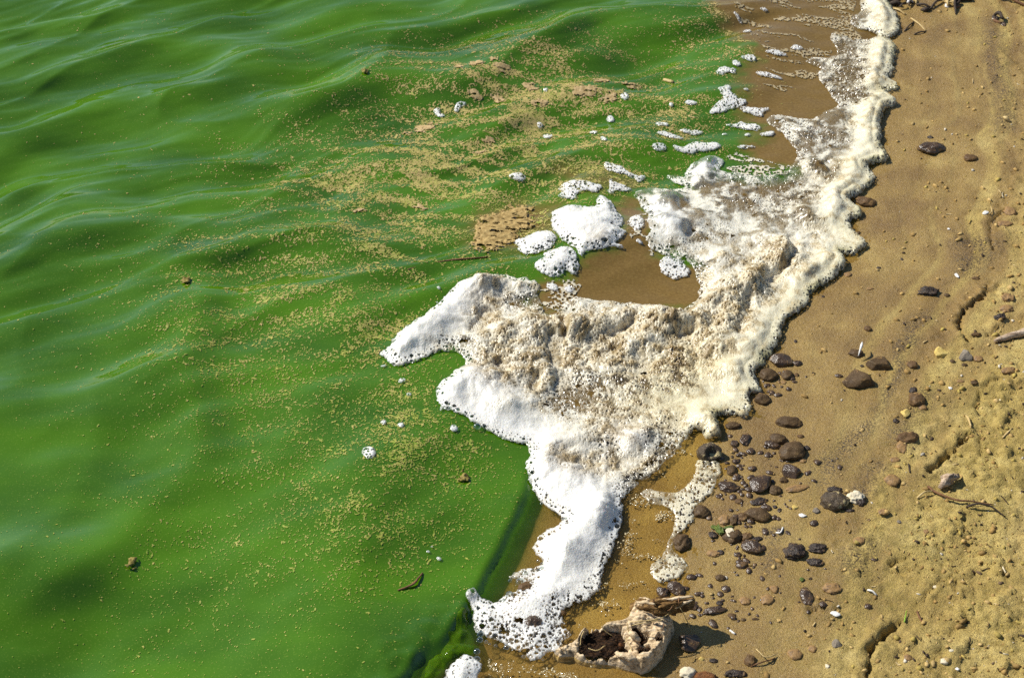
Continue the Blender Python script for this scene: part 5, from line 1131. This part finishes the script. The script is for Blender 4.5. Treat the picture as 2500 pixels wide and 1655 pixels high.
# feather across the smooth stone
u = lay(5, [(1310,922,.012),(1305,950,.014),(1290,988,.004)], .004); f = tube('feather', u, [.0006,.0024,.0007], 'shell'); tag(f, 'tiny white feather lying across a smooth brown stone', 'feather')
ls = tube('dry_leaf', lay(7, [(1660,470),(1700,435,.008),(1770,405,.003)], .003), [.002,.008,.003], 'stick', jit=.45, n=9); tag(ls, 'crumpled grey-white dry leaf above the forked twig', 'leaf')
pl = tube('leaf_sliver', lay(3, [(2215,752),(2235,768,.003),(2258,783)], .002), [.001,.0042,.001], 'straw'); tag(pl, 'pale leaf sliver lying on the upper right beach', 'leaf')

# dry plant bits blown over the sand: uncountable
rs = np.random.RandomState(91); VV = []; FF = []; TT = []; off = 0
xs = rs.uniform(.3, 1.4, 2600); ys = rs.uniform(1.0, 3.1, 2600); ss = -lake_d(xs, ys); kk = (ss > .12) & (rs.rand(2600) < np.clip(.1+sstep(.2, .5, ss)*(.5+fbm(xs*6, ys*6, 2, 92)), 0, 1)); xs = xs[kk][:620]; ys = ys[kk][:620]
for x, y in zip(xs, ys):
    L = .003+.016*rs.rand()**3; w_ = .0004+.0007*rs.rand(); t = rs.rand()*6.28; bend = rs.normal(0, .5); p = []
    for k in range(4):
        f = k/3-.5; p.append((x+L*f*math.cos(t+bend*f), y+L*f*math.sin(t+bend*f)))
    p = np.array(p); z = g_look(p[:, 0], p[:, 1])+.0006+.001*rs.rand(); nrm = np.array([-math.sin(t), math.cos(t)])*w_
    for k in range(4):
        VV += [(p[k][0]+nrm[0], p[k][1]+nrm[1], z[k]), (p[k][0]-nrm[0], p[k][1]-nrm[1], z[k]), (p[k][0], p[k][1], z[k]+w_*1.6)]
    for k in range(3):
        q = off+k*3; FF += [(q, q+3, q+5, q+2), (q+2, q+5, q+4, q+1)]
    off += 12; ct = [lin(60, 44, 28), lin(88, 66, 40), lin(200, 176, 128), lin(222, 208, 176), lin(120, 92, 56)][rs.randint(5)]; TT += [ct]*12
o = link('plant_bits', mesh_np('plant_bits', np.array(VV), np.array(FF), M['crumb'], {'tint': np.array(TT)})); tag(o, 'dry plant bits and straw scraps blown over the upper beach', 'plant bits', kind='stuff')

# ================================================================== driftwood
ox, oy, oz = on_ground(*S(9, (1000, 850))); oz = max(oz, 0)
dw = bpy.data.objects.new('driftwood', None); col.objects.link(dw); dw.location = (ox, oy, oz); dw.empty_display_size = .05
tag(dw, 'bleached hollow driftwood root chunk with rotten dark core and splintered branch', 'driftwood')
def P9(pts, z): return np.array([at(*S(9, p), oz+z) for p in pts])-[ox, oy]
OUT = P9([(100,745),(190,705),(300,680),(410,620),(470,560),(540,500),(640,470),(760,465),(880,440),(1010,430),(1110,420),(1150,330),(1175,240),(1215,190),(1270,150),(1400,170),(1500,210),(1640,230),(1740,300),(1790,420),(1800,520),(1740,640),(1690,760),
          (1620,880),(1560,960),(1450,1040),(1330,1080),(1290,1050),(1170,1040),(1040,1000),(860,960),(700,960),(560,930),(470,890),(400,850),(320,840),(200,840),(120,800)], .014)
CAV = P9([(455,740),(480,650),(540,560),(620,485),(720,505),(880,530),(1060,545),(1110,640),(1160,730),(1180,820),(1120,870),(1010,850),(930,910),(800,900),(620,895),(520,850),(460,800)], .014)
CAV2 = P9([(1190,480),(1330,510),(1460,590),(1410,700),(1350,730),(1290,650),(1215,570)], .025)
CAV3 = P9([(1240,800),(1340,770),(1460,780),(1505,840),(1430,890),(1300,880)], .02)
KNOT = P9([(1520,620),(1565,570),(1645,595),(1640,655),(1580,685),(1535,665)], .03)
GAP = P9([(1230,235),(1420,270),(1600,290),(1740,330),(1600,330),(1420,310),(1300,290)], .03)
gx = np.arange(OUT[:, 0].min()-.004, OUT[:, 0].max()+.004, .0008); gy = np.arange(OUT[:, 1].min()-.006, OUT[:, 1].max()+.004, .0009)
X, Y = np.meshgrid(gx, gy)
d = sdf(X, Y, OUT) + .0018*pn(X*70, Y*70, 501)
cav = sdf(X, Y, CAV) + .0040*pn(X*85, Y*110, 503) + .0016*pn(X*240, Y*240, 508); cv2 = sdf(X, Y, CAV2)+.0015*pn(X*150, Y*150, 504); kn = np.maximum(sdf(X, Y, KNOT), sdf(X, Y, CAV3)+.0025*pn(X*120, Y*120, 521)); gp = sdf(X, Y, GAP)+.001*pn(X*200, Y*200, 518)
e_r = P9([(1480,330),(1640,560),(1600,800),(1400,980)], .02); e_t = P9([(1290,260),(1200,350),(1250,430)], .02)
fr = P9([(330,850),(560,930),(860,960),(1170,1020)], .01)
top = .013 - .005*np.exp(-(seg_d(X, Y, fr)/.012)**2) + .016*np.exp(-(seg_d(X, Y, e_r)/.026)**2) + .014*np.exp(-(seg_d(X, Y, e_t)/.022)**2) + .009*np.exp(-(seg_d(X, Y, P9([(520,530),(640,480),(800,465),(1050,435)], .015))/.010)**2)
ax = math.radians(-4); U = X*math.cos(ax)+Y*math.sin(ax); Vv = -X*math.sin(ax)+Y*math.cos(ax)
grain = pn(U*35, Vv*330, 505) + .5*pn(U*80, Vv*800, 514)
top = top + .0016*grain + .0055*fbm(X*60, Y*110, 4, 506) + .0008*fbm(X*260, Y*260, 2, 507)
crk = np.abs(pn(U*28, Vv*120, 515)); top = top - .007*(1-sstep(.015, .08, crk))*sstep(.0, .3, pn(X*30, Y*30, 516))
prof = np.clip(1-(1-np.clip(d/.0085, 0, 1))**2, 0, 1)**.6
Zw = -.022 + (top+.022)*prof
Zw = Zw - np.clip(top+.001, 0, 1)*sstep(-.0012, .0030, cav) - .016*sstep(-.001, .003, cv2) - .014*sstep(-.0005, .002, kn) - .010*sstep(-.0005, .002, gp)
link('wood_shell', grid_mesh('wood_shell', gx, gy, Zw, M['wood'], None, d > 0), dw)
core = .0065 + .0050*fbm(X*60, Y*110, 3, 511) + .0040*np.abs(pn(U*70, Vv*380, 512)) + .0018*np.abs(pn(X*420, Y*420, 519)) - .005*sstep(.15, .45, pn(X*40, Y*55, 517))
link('rotten_core', grid_mesh('rotten_core', gx, gy, core, M['core'], None, cav > .0012), dw)
link('rotten_pocket', grid_mesh('rotten_pocket', gx, gy, np.where(cv2 > -1, Zw+.0015+.001*np.abs(pn(X*300, Y*300, 520)), 0), M['core'], None, (cv2 > .0008) | (kn > .0008)), dw)
kd = cv2
def loc9(pts): return [np.array([*(np.array(at(*S(9, p[:2]), oz+p[2]))-[ox, oy]), p[2]]) for p in pts]
def fib(name, pts, rad, mat, jit=.15, n=7, sub=5, gnarl=0.): return tube(name, loc9(pts), rad, mat, dw, n, jit, sub, gnarl)
fib('splintered_branch', [(1190,245,.022),(1340,225,.028),(1520,235,.032),(1700,215,.036),(1850,195,.042),(1980,170,.048),(2055,120,.054)], [.006,.0090,.0100,.0105,.0100,.0085,.003], 'bark', .0, 20, 9, .45)
for k, (a, b) in enumerate([((1500,170),(1800,120)), ((1560,240),(1830,170)), ((1620,150),(2050,85)), ((1700,260),(1960,140)), ((1250,165),(1520,195)), ((1280,240),(1560,260)), ((1800,250),(2040,130)), ((1450,160),(1700,140))]):
    z0 = .046+.002*(k % 3); fib('splinter', [(a[0], a[1], z0), ((a[0]+b[0])/2, (a[1]+b[1])/2-8, z0+.008), (b[0], b[1], z0+.010)], [.0012, .0026, .0009], 'bark' if k % 2 else 'wood', .3)
for pts in [[(1165,438,.040),(1330,425,.048),(1480,408,.050),(1620,375,.050),(1705,325,.050)], [(1200,485,.038),(1330,455,.046),(1470,435,.047),(1640,405,.046)], [(1490,120,.055),(1492,250,.056),(1500,380,.049)], [(1140,455,.036),(1150,560,.030),(1170,600,.026)],
            [(1850,95,.062),(1842,160,.062),(1846,215,.056)], [(780,490,.030),(830,560,.024),(930,630,.018)], [(1150,730,.024),(1190,800,.022),(1210,850,.020)], [(1120,640,.024),(1130,700,.022),(1090,720,.02)], [(1770,210,.056),(1720,270,.054),(1690,280,.050)],
            [(1640,450,.046),(1630,520,.046),(1600,560,.044)], [(540,560,.022),(500,650,.018),(490,760,.014)], [(600,800,.018),(720,830,.018),(830,760,.018)]]:
    fib('root_fibre', pts, [.0005, .0007, .0004], 'twig' if pts[0][0] > 1400 else 'straw', .2, 6)
fib('grass_stem', [(1870,250,.052),(1950,400,.030),(2010,560,.004)], [.0006, .0007, .0004], 'straw', .1, 5)
fib('root_bulge', [(1140,560,.024),(1220,620,.030),(1310,700,.024)], [.002, .0050, .002], 'wood', .25, 10)
fib('root_bulge', [(980,860,.016),(1060,900,.020),(1200,930,.020),(1300,960,.018)], [.002, .0045, .005, .002], 'wood', .25, 10)
for i, (cx, cy) in enumerate([(1040,750),(1420,820),(1330,810),(1250,920)]):
    t = loc9([(cx, cy, .016 if cx < 1200 else .018)])[0]; V, F = ICO3; r = 1+.35*n3(V, 2.2, i*3+2); 
    o = link('rot_crumb', mesh_np('rot_crumb', V*r[:, None]*.0024, F, M['core'] if i % 3 else M['rust']), dw); o.location = t
